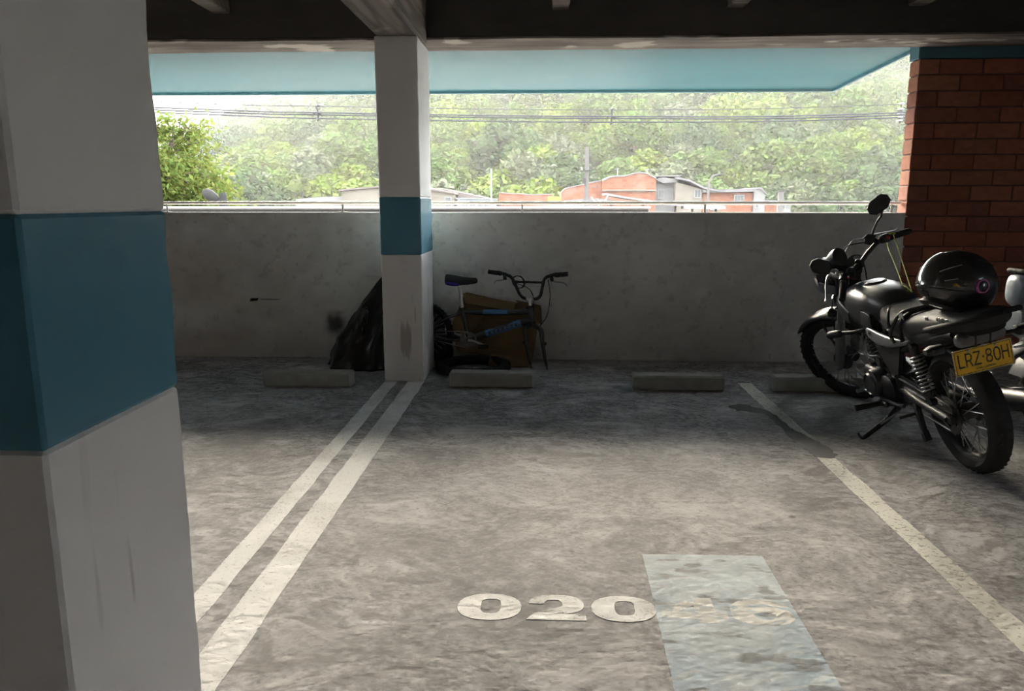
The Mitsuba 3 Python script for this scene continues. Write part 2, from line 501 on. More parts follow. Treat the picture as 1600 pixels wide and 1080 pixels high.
def digit(ch):
    """A wide heavy digit, 1 wide and 1 tall, as a polygon."""
    if ch == '0':
        return sup(0.5, 0.5, 0.5, 0.5, 2.25).difference(sup(0.52, 0.52, 0.155, 0.28, 3.2))
    if ch == '2':
        top = sup(0.5, 0.62, 0.46, 0.38, 2.3)
        hole = sup(0.45, 0.62, 0.15, 0.17, 2.6)
        a = top.difference(hole).difference(Polygon([(-0.1, -0.1), (0.50, -0.1), (0.50, 0.50), (0.3, 0.62), (-0.1, 0.62)]))
        a = a.difference(Polygon([(0.5, 0.2), (0.5, 0.44), (0.62, 0.46), (0.62, 0.2)]))
        b = Polygon([(0.0, 0.0), (0.98, 0.0), (0.98, 0.23), (0.50, 0.25), (0.86, 0.42), (0.93, 0.55), (0.60, 0.55), (0.42, 0.42), (0.14, 0.26)])
        return a.union(b)
    if ch == '4':
        return Polygon([(0.0, 0.18), (0.0, 0.42), (0.5, 1.0), (0.82, 1.0), (0.82, 0.4), (0.98, 0.4), (0.98, 0.18), (0.82, 0.18), (0.82, 0.0), (0.52, 0.0), (0.52, 0.18)]).difference(
            Polygon([(0.25, 0.4), (0.52, 0.4), (0.52, 0.72)]))
    a = sup(0.5, 0.36, 0.49, 0.36, 2.3).difference(sup(0.52, 0.33, 0.17, 0.13, 2.6))
    b = sup(0.52, 0.5, 0.5, 0.5, 2.2).difference(sup(0.56, 0.5, 0.2, 0.3, 2.6)).difference(Polygon([(0.55, 0.1), (1.2, 0.1), (1.2, 0.72), (0.62, 0.70), (0.55, 0.6)]))
    return a.union(b)


for k, (ch, x0, x1, y0, y1) in enumerate([('0', -0.257, -0.064, 2.052, 2.204), ('2', -0.050, 0.132, 2.059, 2.206), ('0', 0.146, 0.338, 2.058, 2.206), ('4', 0.354, 0.55, 2.062, 2.205), ('6', 0.556, 0.742, 2.058, 2.204)]):
    poly = affinity.translate(affinity.scale(digit(ch), x1 - x0, y1 - y0, origin=(0, 0)), x0, y0)
    ps = list(getattr(poly, 'geoms', [poly]))
    add('painted_digit', [extrude(q, 0.0014 if k < 3 else 0.0013) for q in ps], 'line_paint' if k < 3 else 'ghost_paint', parent='floor', label=f'digit {ch} of the parking number' + ('' if k < 3 else ', faded under the blue patch'))


def wobble(path, widths, seed):
    pl = np.asarray(path, float)
    c = spline(np.hstack([pl, np.asarray(widths, float)[:, None], np.zeros((len(pl), 1))]), 12)
    t = np.gradient(c[:, :2], axis=0)
    t /= np.linalg.norm(t, axis=1, keepdims=True)
    nn = np.stack([-t[:, 1], t[:, 0]], 1)
    q = 0.6 + 0.8 * meshkit.fbm(np.stack([c[:, 0] * 30, c[:, 1] * 30, np.full(len(c), seed)], 1), 3)
    q2 = 0.6 + 0.8 * meshkit.fbm(np.stack([c[:, 0] * 30, c[:, 1] * 30, np.full(len(c), seed + 9)], 1), 3)
    return Polygon(np.vstack([c[:, :2] + nn * (c[:, 2] * q)[:, None], (c[:, :2] - nn * (c[:, 2] * q2)[:, None])[::-1]])).buffer(0.003).buffer(-0.003)
st = wobble([(1.10, 4.49), (1.16, 4.475), (1.22, 4.43), (1.285, 4.36), (1.30, 4.24), (1.305, 4.09), (1.315, 3.93), (1.335, 3.82), (1.345, 3.72), (1.36, 3.61), (1.375, 3.56)], [0.02, 0.075, 0.06, 0.03, 0.026, 0.028, 0.042, 0.055, 0.06, 0.055, 0.015], 4)
add('stain', quadmesh(list(st.exterior.coords)[:-1] if st.geom_type == 'Polygon' else list(max(st.geoms, key=lambda g: g.area).exterior.coords)[:-1], 0.0017), 'wet_stain', parent='floor', label='dark wet stain running across the worn line')

# wheel stops
for k, (xa, xb, ya, yb, lab) in enumerate([(-1.858, -1.270, 4.86, 4.985, 'leftmost concrete wheel stop, left of the middle pillar and the black bag'), (-0.627, -0.072, 4.895, 5.02, 'concrete wheel stop in front of the bicycle'),
                                            (0.572, 1.161, 4.862, 4.99, 'concrete wheel stop in the middle of the empty bay, right of the bicycle'), (1.470, 2.06, 4.855, 4.98, 'concrete wheel stop behind the front wheel of the motorcycle')]):
    b = box(xa, xb, ya, yb, 0, 0.098, 0.012).subdivide_to_size(0.03, max_iter=12)
    q = meshkit.fbm(b.vertices * 22 + k * 5, 3, 12) - 0.5
    b.vertices += b.vertex_normals * (q * 0.009)[:, None] * (b.vertices[:, 2:3] > 0.004)
    add('wheel_stop', b, 'stop_concrete', 50, label=lab, cat='wheel stop', group='wheel stops along the parapet')

# ------------------------------------------------------------------ outside
mat('asphalt', proc(lambda p, n, uv: mix((0.07, 0.07, 0.068), (0.12, 0.12, 0.11), fbm(p.x * 0.4, p.y * 0.4, 3.0, 3))), 0.9)
mat('undergrowth', proc(lambda p, n, uv: mix((0.02, 0.035, 0.012), (0.045, 0.07, 0.02), fbm(p.x * 0.6, p.y * 0.6, p.z, 3))), 0.9)
mat('foliage', VCOL, 0.85, spec=0.1)
mat('white_metal', (0.2, 0.2, 0.195), 0.6)
mat('rail_white', (0.8, 0.77, 0.74), 0.5)
mat('roof_paint', (0.15, 0.15, 0.145), 0.7)
mat('grey_metal', (0.036, 0.036, 0.034), 0.9, spec=0.1)
mat('galvanised', (0.12, 0.12, 0.12), 0.6)
mat('cable_black', (0.03, 0.03, 0.032), 0.6)
mat('porcelain', (0.16, 0.155, 0.15), 0.4)
mat('pole_concrete', (0.075, 0.07, 0.065), 0.9)


def house_brick(p, n, uv):
    r = dr.floor(p.z / 0.2)
    cx = (p.x + p.y) / 0.36 + 0.5 * (r - 2 * dr.floor(r / 2))
    t = cell_rand(dr.floor(cx), r, 5)
    u, v = cx - dr.floor(cx), p.z / 0.2 - r
    joint = dr.maximum(smoothstep(0.9, 0.97, u), smoothstep(0.85, 0.95, v))
    c = mix((0.135, 0.042, 0.017), (0.175, 0.064, 0.03), t)
    c = mix(c, (0.11, 0.068, 0.05), joint)
    return mix(c, (0.15, 0.098, 0.07), 0.6 * smoothstep(0.5, 0.75, fbm(p.x * 0.9, p.z * 1.5, 7.0, 3)))


mat('house_brick', proc(house_brick), 0.9)
mat('house_white', proc(lambda p, n, uv: mix((0.11, 0.107, 0.1), (0.15, 0.147, 0.14), fbm(p.x * 0.8, p.z * 1.2, 3.0, 3))), 0.9)
mat('house_beige', proc(lambda p, n, uv: mix((0.095, 0.082, 0.062), (0.135, 0.12, 0.095), fbm(p.x * 0.9, p.z * 1.1, 5.0, 3))), 0.9)
mat('roof_grey', proc(lambda p, n, uv: mix((0.07, 0.068, 0.066), (0.13, 0.125, 0.12), fbm(p.x * 1.5, p.y * 0.6, 3.0, 3))), 0.9)
mat('roof_brown', (0.085, 0.07, 0.06), 0.9)
mat('window_dark', (0.05, 0.055, 0.055), 0.3)
mat('window_frame', (0.14, 0.14, 0.13), 0.6)
mat('yellow_panel', (0.3, 0.16, 0.012), 0.6)
mat('pale_blue_wall', (0.15, 0.175, 0.185), 0.8)

add('ground', box(-160, 160, 8.2, 72, -4.3, -4.0), 'asphalt', kind='structure', label='street level below the opening')
TAN_S = [-1.2, -0.8, -0.62, -0.46, -0.419, -0.385, -0.33, -0.2, 0.0, 0.3, 1.2]
TAN_V = [0.02, 0.035, 0.046, 0.058, 0.074, 0.090, 0.112, 0.145, 0.165, 0.17, 0.17]


def hill_z(x, y):
    x, y = np.asarray(x, float), np.asarray(y, float)
    te = np.interp(x / np.maximum(y, 30), TAN_S, TAN_V)
    t = np.clip((y - 66) / 146.0, 0, 1)
    bump = 3.0 * (meshkit.fbm(np.stack([x / 26, y / 26, x * 0 + 1], -1), 3, 21) - 0.5) * np.clip(t * 6, 0, 1)
    return -4.0 + (te * 212 + 5.0) * t ** 0.92 + bump


gx, gy = np.meshgrid(np.linspace(-230, 230, 93), np.concatenate([np.linspace(64, 214, 61), [240, 280]]))
gz = hill_z(gx, np.minimum(gy, 212))
nv, nh = gx.shape
idx = np.arange(nv * nh).reshape(nv, nh)
quads = np.stack([idx[:-1, :-1], idx[:-1, 1:], idx[1:, 1:], idx[1:, :-1]], -1).reshape(-1, 4)
hv = np.stack([gx, gy, gz], -1).reshape(-1, 3)
hf = np.vstack([quads[:, [0, 1, 2]], quads[:, [0, 2, 3]]])
hill = add('hill', trimesh.Trimesh(hv, hf, process=False), 'undergrowth', True, kind='structure', label='wooded hill behind the houses')


def crown(seed, rx, rz, col, n_blob=16, n_leaf=2600):
    r = np.random.default_rng(seed)
    base = trimesh.creation.icosphere(subdivisions=1)
    vs, fs, cs, at = [], [], [], 0
    lobes = []
    for k in range(n_blob):
        d = r.normal(size=3)
        d[2] = abs(d[2]) - 0.25
        d /= np.linalg.norm(d)
        c = d * [rx, rx, rz] * 0.62 + [0, 0, rz * 0.9]
        s = r.uniform(0.85, 1.25) * rx / 3.0
        v = base.vertices * (s * 0.62 * r.uniform(0.8, 1.2, len(base.vertices)))[:, None] * [1.1, 1.1, 0.8] + c
        hue = r.uniform(0.8, 1.22) * r.uniform(0.93, 1.07, 3)
        lobes.append((c, s, hue))
        vs.append(v); fs.append(base.faces + at); at += len(v)
        cs.append(np.tile(np.array(col) * hue, (len(v), 1)))
    for k in range(n_leaf):
        c0, s0, hue = lobes[k % n_blob]
        d = r.normal(size=3)
        d[2] = d[2] * 0.9 + 0.25
        d /= np.linalg.norm(d)
        c = c0 + d * s0 * [1.1, 1.1, 0.8] * r.uniform(0.8, 1.25)
        s = r.uniform(0.14, 0.34)
        a = r.normal(size=3) * [1, 1, 0.5]; a /= np.linalg.norm(a)
        b = np.cross(a, r.normal(size=3) * [0.5, 0.5, 1]); b /= np.linalg.norm(b)
        vs.append(np.array([c - a * s, c - b * s * 0.6, c + a * s, c + b * s * 0.6])); fs.append(np.array([[0, 1, 2], [0, 2, 3]]) + at); at += 4
        cs.append(np.tile(np.array(col) * hue * r.uniform(0.75, 1.4), (4, 1)))
    tr = tube([(0, 0, -2.5), (0.1, 0, 0), (0, 0.1, rz)], [0.22, 0.18, 0.08], 6)
    vs.append(np.array(tr.vertices)); fs.append(np.array(tr.faces) + at)
    cs.append(np.tile([0.07, 0.055, 0.04], (len(tr.vertices), 1)))
    return trimesh.Trimesh(np.vstack(vs), np.vstack(fs), process=False), np.vstack(cs)


KINDS = [((0.05, 0.076, 0.016), 3.2, 2.6, 'mid green round-crowned tree on the hillside'), ((0.078, 0.104, 0.016), 2.9, 2.3, 'bright yellow-green tree on the hillside'),
         ((0.03, 0.05, 0.018), 3.4, 3.0, 'dark green dense tree on the hillside'), ((0.05, 0.079, 0.02), 2.5, 3.3, 'tall green tree on the hillside'), ((0.058, 0.07, 0.034), 3.0, 2.6, 'grey-green dry-looking tree on the hillside')]
for k, (c, rx, rz, lab) in enumerate(KINDS):
    cm, cc = crown(40 + k, rx, rz, c)
    scene[f'crown_kind_{k}'] = {'type': 'shapegroup', 'crown': mikit.ply(cm, 'mat_foliage', False, color=cc)}
spots, y = [], 70.0
while y < 214:
    step = 4.2 + y * 0.008
    x = -0.60 * y
    while x < 0.585 * y:
        spots.append((x + rng.uniform(-1.6, 1.6), y + rng.uniform(-1.6, 1.6)))
        x += step * rng.uniform(0.85, 1.25)
    y += step * 0.86
spots.sort(key=lambda s: math.hypot(*s))
for i, (x, y) in enumerate(spots):
    pz = meshkit.fbm(np.array([x / 18.0, y / 18.0, 2.0]), 3, 5)
    k = int(rng.choice(5, p=[0.3, 0.25 if pz > 0.5 else 0.1, 0.12 if pz > 0.5 else 0.3, 0.2, 0.13 if pz > 0.5 else 0.1]))
    s = rng.uniform(0.75, 1.3)
    M = T().translate([x, y, float(hill_z(x, min(y, 212)))]).rotate([0, 0, 1], rng.uniform(0, 360)).scale([s, s, s * rng.uniform(0.85, 1.2)])
    e = {'type': 'instance', 'group': {'type': 'ref', 'id': f'crown_kind_{k}'}, 'to_world': M}
    if i < 300:
        key = numbered('hill_tree')
        scene[key] = e
        tag(key, KINDS[k][3], 'tree', f'{KINDS[k][3].replace(" tree on", " trees on")}')
    else:
        scene[f'hill_forest__{i:04d}'] = e
tag('hill_forest', 'dense green forest covering the upper hillside', 'forest', kind='stuff')


# houses beyond the street
def facade(poly, y0, depth):
    """An outline in x and z, its front at y0, going back by depth."""
    m = extrude(Polygon(poly), depth)
    return trimesh.Trimesh(np.stack([m.vertices[:, 0], y0 + depth - m.vertices[:, 2], m.vertices[:, 1]], 1), m.faces, process=False)


def window(t, x0, x1, z0, z1, y, bars=0):
    w = add('window', [box(x0 - 0.06, x1 + 0.06, y - 0.06, y + 0.05, z1, z1 + 0.07), box(x0 - 0.08, x1 + 0.08, y - 0.09, y + 0.05, z0 - 0.07, z0), box(x0 - 0.06, x0, y - 0.06, y + 0.05, z0, z1), box(x1, x1 + 0.06, y - 0.06, y + 0.05, z0, z1)]
            + [box(a - 0.02, a + 0.02, y - 0.05, y + 0.02, z0, z1) for a in np.linspace(x0, x1, bars + 2)[1:-1]], 'window_frame', parent=t)
    add('pane', box(x0, x1, y - 0.012, y + 0.01, z0, z1), 'window_dark', parent=w)


def coping(pts, y0, depth, h=0.09, over=0.12):
    ms = []
    for (xa, za), (xb, zb) in zip(pts[:-1], pts[1:]):
        ms.append(facade([(xa, za), (xb, zb), (xb, zb + h), (xa, za + h)], y0 - over, depth + over))
    return ms


h = thing('house', 'low white rooftop wall with short pipes, left of the middle pillar', 'house')
add('wall', facade([(-17.8, -4), (-14.25, -4), (-14.25, 1.62), (-16.2, 1.55), (-17.8, 1.42)], 55, 6), 'house_white', parent=h)
for x, zt in ((-17.4, 1.9), (-16.0, 1.82), (-15.3, 1.95), (-14.7, 1.92)):
    add('roof_pipe', tube([(x, 55.3, 1.3), (x, 55.3, zt), (x + 0.16, 55.3, zt + 0.04)], 0.05, 6, smooth=False), 'grey_metal', parent=h)
h = thing('house', 'beige house with a sloping roof partly hidden behind the middle pillar', 'house')
add('wall', facade([(-14.2, -4), (-6.36, -4), (-6.36, 1.74), (-8.2, 2.05), (-9.8, 2.3), (-11.4, 2.22), (-14.2, 1.95)], 54, 7), 'house_beige', parent=h)
add('roof', coping([(-14.4, 1.96), (-11.4, 2.22), (-9.8, 2.32), (-8.2, 2.06), (-6.2, 1.72)], 54, 7.2, 0.1, 0.25), 'roof_brown', parent=h)
window(h, -6.95, -6.6, 0.9, 1.5, 54)
rf = add('roof', facade([(-8.1, 2.02), (-7.6, 2.18), (-3.9, 1.44), (-3.75, 1.34), (-6.2, 1.42), (-6.36, 1.72)], 55.2, 6), 'roof_brown', parent=h)
h = thing('house', 'pale blue-grey wall with four dark windows right of the middle pillar', 'house')
add('wall', facade([(-6.1, -4), (-3.5, -4), (-3.5, 1.36), (-6.1, 1.42)], 53.6, 2), 'pale_blue_wall', parent=h)
add('roof', coping([(-6.2, 1.42), (-3.4, 1.36)], 53.6, 2), 'galvanised', parent=h)
for x in (-5.75, -5.2, -4.7, -4.2):
    window(h, x, x + 0.33, 0.85, 1.2, 53.6)
h = thing('house', 'low orange brick wall right of the pale blue-grey house', 'house')
add('wall', facade([(-3.3, -4), (0.45, -4), (0.45, 1.72), (-1.0, 1.7), (-3.3, 1.82)], 55, 5), 'house_brick', parent=h)
add('coping', coping([(-3.3, 1.82), (-1.0, 1.7), (0.45, 1.72)], 55, 5, 0.06, 0.06), 'house_white', parent=h)
add('yellow_panel', box(0.12, 1.02, 54.0, 54.4, -4, 1.58, 0.03), 'yellow_panel', label='bright yellow panel beside the low brick wall', cat='panel')
h = thing('house', 'brick house with a sloping top behind the concrete utility pole', 'house')
add('wall', facade([(1.05, -4), (3.98, -4), (3.98, 2.7), (2.6, 2.4), (1.35, 2.12), (1.08, 1.8)], 55.5, 6), 'house_brick', parent=h)
add('coping', coping([(1.06, 1.82), (1.35, 2.12), (2.6, 2.4), (3.98, 2.7)], 55.5, 6, 0.07, 0.08), 'house_white', parent=h)
for x in (2.95, 3.25, 3.55):
    add('vent_hole', box(x, x + 0.1, 55.46, 55.55, 2.12 + 0.2 * (x - 2.95), 2.24 + 0.2 * (x - 2.95)), 'window_dark', parent=h)
h = thing('house', 'tallest brick house with a rounded wavy top and a ledge', 'house')
top = [(3.96, 2.62), (4.5, 2.92), (5.42, 2.95), (6.0, 3.12), (6.5, 3.2), (7.0, 3.12), (7.4, 2.92), (7.64, 2.8)]
add('wall', facade([(3.96, -4), (7.64, -4)] + top[::-1], 55, 7), 'house_brick', parent=h)
add('coping', coping(top, 55, 7, 0.08, 0.1), 'house_white', parent=h)
add('ledge', box(3.9, 7.66, 54.8, 55.0, 1.94, 2.06, 0.02), 'house_beige', parent=h)
h = thing('house', 'white house with cascading grey roofs right of the wavy brick house', 'house')
add('wall', facade([(7.66, -4), (9.05, -4), (9.05, 2.6), (7.66, 2.68)], 56, 6), 'house_white', parent=h)
add('wall', facade([(9.05, -4), (10.9, -4), (10.9, 2.1), (10.0, 2.34), (9.05, 2.58)], 55.2, 6), 'house_beige', parent=h)
add('roof', coping([(7.5, 2.95), (9.4, 2.98)], 56, 6, 0.08, 0.5), 'roof_grey', parent=h)
add('roof', facade([(7.6, 2.78), (8.2, 2.52), (9.1, 2.56), (9.3, 2.75), (8.2, 2.92)], 55.4, 3), 'roof_grey', parent=h)
add('roof', coping([(9.0, 2.78), (9.9, 2.62), (10.9, 2.12), (11.9, 1.92)], 55.2, 5, 0.12, 0.5), 'roof_grey', parent=h)
add('roof', coping([(9.4, 2.95), (10.5, 2.62), (11.0, 2.3)], 58, 5, 0.12, 0.5), 'roof_grey', parent=h)
window(h, 7.98, 8.32, 1.5, 2.02, 56, 1)
window(h, 10.4, 10.75, 1.55, 2.02, 55.2, 1)
h = thing('house', 'low brick house with a grey sheet roof behind the curved lamp post', 'house')
add('wall', facade([(10.95, -4), (14.45, -4), (14.45, 1.86), (10.95, 1.84)], 55.4, 6), 'house_brick', parent=h)
add('roof', coping([(10.9, 1.86), (12.5, 1.88), (14.5, 1.92)], 55.4, 6, 0.2, 0.5), 'roof_grey', parent=h)
window(h, 13.2, 13.8, 1.25, 1.66, 55.4, 2)
window(h, 11.6, 12.1, 0.7, 1.0, 55.4, 3)
h = thing('house', 'small white gabled house at the right end of the row', 'house')
add('wall', facade([(14.48, -4), (15.25, -4), (15.25, 1.75), (14.9, 2.12), (14.48, 2.1)], 55.2, 5), 'house_white', parent=h)
add('roof', coping([(14.4, 2.1), (14.9, 2.14), (15.35, 1.7)], 55.2, 5, 0.07, 0.15), 'house_white', parent=h)
window(h, 14.62, 14.8, 0.85, 1.25, 55.2)
h = thing('house', 'small low brick and white house beside the stubby grey post', 'house')
add('wall', facade([(15.3, -4), (16.3, -4), (16.3, 1.2), (15.3, 1.26)], 56, 4), 'house_brick', parent=h)
add('wall', facade([(16.3, -4), (17.3, -4), (17.3, 1.12), (16.3, 1.18)], 56, 4), 'house_white', parent=h)
add('roof', coping([(15.2, 1.28), (17.4, 1.12)], 56, 4, 0.12, 0.3), 'roof_grey', parent=h)
window(h, 16.55, 16.85, 0.75, 1.05, 56)
sh = thing('sheet_roof', 'loose light grey metal sheet roofs in front of the wavy brick house', 'roof')
for k, p in enumerate([[(3.6, 1.75), (5.0, 1.5), (7.4, 1.2), (7.4, 1.1), (5.0, 1.38), (3.6, 1.62)], [(3.2, 1.42), (5.2, 1.2), (8.6, 1.08), (8.6, 0.95), (3.2, 1.2)], [(1.2, 1.32), (2.7, 1.45), (3.3, 1.35), (3.3, 1.1), (1.2, 1.1)]]):
    add('sheet', facade(p, 47.5 + k * 0.6, 3.0), 'galvanised' if k != 2 else 'roof_grey', parent=sh)
add('post', tube([(2.7, 47.2, 1.5), (3.3, 47.2, 0.9)], 0.05, 6, smooth=False), 'white_metal', parent=sh)
add('post', tube([(3.75, 47.2, 1.65), (3.45, 47.2, 1.1)], 0.05, 6, smooth=False), 'white_metal', parent=sh)
add('post', [box(x, x + 0.12, 49, 49.12, -4, 1.1) for x in (2.0, 4.0, 6.0, 8.0)], 'grey_metal', parent=sh)
sh = thing('sheet_roof', 'pale tin roofs cluttered with debris at the foot of the beige house', 'roof')
for k, p in enumerate([[(8.4, 1.02), (9.6, 1.1), (10.6, 0.98), (10.6, 0.8), (8.4, 0.8)], [(-0.3, 0.98), (1.6, 1.05), (3.4, 0.98), (3.4, 0.75), (-0.3, 0.75)]]):
    add('sheet', facade(p, 46.5 + k, 2.5), 'galvanised', parent=sh)
add('post', [box(x, x + 0.12, 47.6, 47.72, -4, 0.8) for x in (0.2, 2.5, 8.8, 10.2)], 'grey_metal', parent=sh)

# poles
p = thing('utility_pole', 'tall grey concrete utility pole in front of the brick houses', 'pole')
add('shaft', tube([(2.36, 46, -4), (2.36, 46, 4.35)], [0.17, 0.11], 10, smooth=False), 'pole_concrete', parent=p)
add('crossarm', box(2.0, 2.62, 45.8, 45.9, 2.95, 3.03), 'grey_metal', parent=p)
add('insulator', lathe([(0.0, 0), (0.05, 0.01), (0.03, 0.08), (0.05, 0.12), (0, 0.16)], 8), 'porcelain', parent=p, M=frame([2.08, 45.85, 3.03], [1, 0, 0], [0, 1, 0], [0, 0, 1]))
add('transformer_box', box(2.12, 2.26, 45.75, 46.0, 2.25, 2.6, 0.02), 'grey_metal', parent=p)
p = thing('antenna_mast', 'thin white mast rising beside the pale blue-grey house', 'mast')
add('mast', tube([(-3.5, 50, -4), (-3.5, 50, 3.3)], 0.045, 8, smooth=False), 'white_metal', parent=p)
p = thing('street_lamp', 'slim curved lamp post in front of the low brick house', 'lamp post')
add('pole', tube([(10.25, 50, -4), (10.25, 50, 1.8), (10.32, 50, 2.5), (10.5, 50, 2.82), (10.85, 49.9, 2.9)], [0.09, 0.07, 0.05, 0.045, 0.04], 8), 'pole_concrete', parent=p)
add('lamp_head', rot(rbox(0.4, 0.16, 0.09, 0.04), -8, [0, 1, 0]), 'grey_metal', 40, parent=p, M=frame([10.98, 49.9, 2.9], [1, 0, 0], [0, 1, 0], [0, 0, 1]))
p = thing('stub_post', 'stubby dark grey post beside the last small brick house', 'post')
add('post', box(14.68, 14.98, 50, 50.3, -4, 1.85, 0.03), 'pole_concrete', parent=p)
add('cap', box(14.64, 15.02, 49.96, 50.34, 1.85, 1.9, 0.02), 'grey_metal', parent=p)
for x, z0, zt in ((5.05, 2.9, 3.55), (7.15, 2.9, 3.5)):
    a = thing('roof_antenna', f'thin pale antenna on the {"left" if x < 6 else "right"} shoulder of the wavy brick house', 'antenna')
    add('mast', tube([(x, 56, z0), (x, 56, zt)], 0.03, 6, smooth=False), 'white_metal', parent=a)
    add('crossbar', tube([(x - 0.18, 56, zt - 0.05), (x + 0.12, 56, zt)], 0.02, 6, smooth=False), 'white_metal', parent=a)

# street lamp head in front of the near tree
p = thing('street_lamp', 'grey rounded street lamp head in front of the leafy tree', 'street lamp')
add('arm', tube([(-5.02, 12, -4), (-5.02, 12, 0.9), (-5.06, 12, 1.16), (-5.16, 12, 1.27)], [0.06, 0.05, 0.04, 0.035], 10), 'grey_metal', True, parent=p)
hd = loft([sring(np.array([-5.10, 12, 1.22]) + np.array([-0.24, -0.02, 0.16]) * t, unit([0.55, 0, 0.83]), [0, 1, 0], a, a * 1.1, 2.2, 16) for t, a in ((0, 0.02), (0.06, 0.045), (0.3, 0.075), (0.6, 0.085), (0.85, 0.07), (1.0, 0.02))])
add('lamp_head', hd, 'grey_metal', True, parent=p)

# power lines with their spacers
W1 = [(-26, 4.45), (-9.95, 3.765), (-6.37, 3.645), (1.77, 3.505), (9.56, 3.57), (26, 4.3)]
W2 = [(-26, 4.38), (-9.95, 3.72), (-6.37, 3.61), (1.77, 3.475), (9.56, 3.53), (26, 4.25)]
W3 = [(-26, 4.3), (-9.96, 3.64), (-6.38, 3.50), (1.78, 3.365), (9.57, 3.45), (26, 4.1)]
W4 = [(-26, 4.6), (-9.93, 3.93), (-6.36, 3.83), (1.77, 3.69), (9.54, 3.80), (26, 4.5)]
for k, (w, yy, rr, lab) in enumerate([(W1, 21.9, 0.019, 'upper cable of the close pair of black power cables'), (W2, 22.1, 0.019, 'lower cable of the close pair of black power cables'), (W3, 22.0, 0.018, 'lowest black power cable strung across the opening'), (W4, 22.0, 0.010, 'thin highest wire above the black power cables')]):
    add('power_cable', tube([(x, yy, z) for x, z in w], rr, 6, n=14), 'cable_black', label=lab, cat='cable')
for x, zc, lab in ((-6.37, 3.60, 'cable spacer left of the middle pillar'), (1.77, 3.47, 'cable spacer in the middle of the opening')):
    s = thing('cable_spacer', lab, 'cable spacer', 'cable spacers on the power lines')
    add('body', [tube([(x, 21.85, zc + 0.24), (x + 0.02, 21.9, zc + 0.1), (x, 22, zc - 0.14)], 0.022, 8, smooth=False), tube([(x - 0.12, 21.95, zc + 0.03), (x, 21.9, zc + 0.06), (x + 0.1, 22.05, zc)], 0.02, 8, smooth=False)], 'cable_black', parent=s)
    for dz, dx in ((0.24, 0.03), (0.04, -0.1), (0.0, 0.1), (-0.14, 0.0)):
        add('clamp', lathe([(0, -0.03), (0.04, -0.02), (0.04, 0.02), (0, 0.03)], 10, 'x'), 'cable_black', parent=s, M=frame([x + dx, 21.95, zc + dz], [1, 0, 0], [0, 1, 0], [0, 0, 1]))
s = thing('insulator_string', 'pale insulator hanging from the power lines at the brick wall', 'insulator')
add('rod', tube([(9.56, 22, 3.88), (9.56, 22, 3.3)], 0.016, 8, smooth=False), 'grey_metal', parent=s)
for zz in (3.82, 3.68, 3.56, 3.47, 3.38):
    add('disc', lathe([(0.02, 0), (0.075, 0.01), (0.06, 0.04), (0.02, 0.06)], 12), 'porcelain', parent=s, M=frame([9.56, 22, zz - 0.03], [1, 0, 0], [0, 1, 0], [0, 0, 1]))

# handrail outside the parapet and the neighbouring white roof edge
hr = thing('handrail', 'thin white pipe handrail running along the top of the parapet', 'handrail')
add('rail', tube([(XL + 0.1, 5.90, 1.193), (2.62, 5.90, 1.193)], 0.0125, 12, smooth=False), 'rail_white', True, parent=hr)
for x in np.arange(-8.4, 2.6, 1.37):
    add('post', [cyl((x, 5.90, 1.122), (x, 5.90, 1.19), 0.008, 10), box(x - 0.03, x + 0.03, 5.875, 5.925, 1.122, 1.128)], 'white_metal', parent=hr)
nr = thing('roof_edge', 'white metal roof edge of the neighbouring building just beyond the parapet', 'roof')
add('slab', box(-14, 1.19, 9.02, 13.0, 1.02, 1.135, 0.01), 'roof_paint', parent=nr)
add('upper_lip', box(-14, 1.2, 8.98, 9.06, 1.128, 1.155, 0.006), 'rail_white', parent=nr)
add('fascia', box(-14, 1.17, 9.0, 9.04, 0.6, 1.11), 'grey_metal', parent=nr)
add('gutter', box(-14, 1.21, 8.86, 9.0, 1.02, 1.085, 0.01), 'rail_white', parent=nr)
add('supporting_wall', box(-14, 1.1, 9.3, 12.8, -4, 1.02), 'house_white', parent=nr)

# near tree at the left of the opening
scene['mat_leaf_near'] = {'type': 'principledthin', 'base_color': VCOL, 'roughness': 0.55, 'diff_trans': 0.7, 'spec_trans': 0.0}
mat('bark', (0.12, 0.095, 0.075), 0.9)


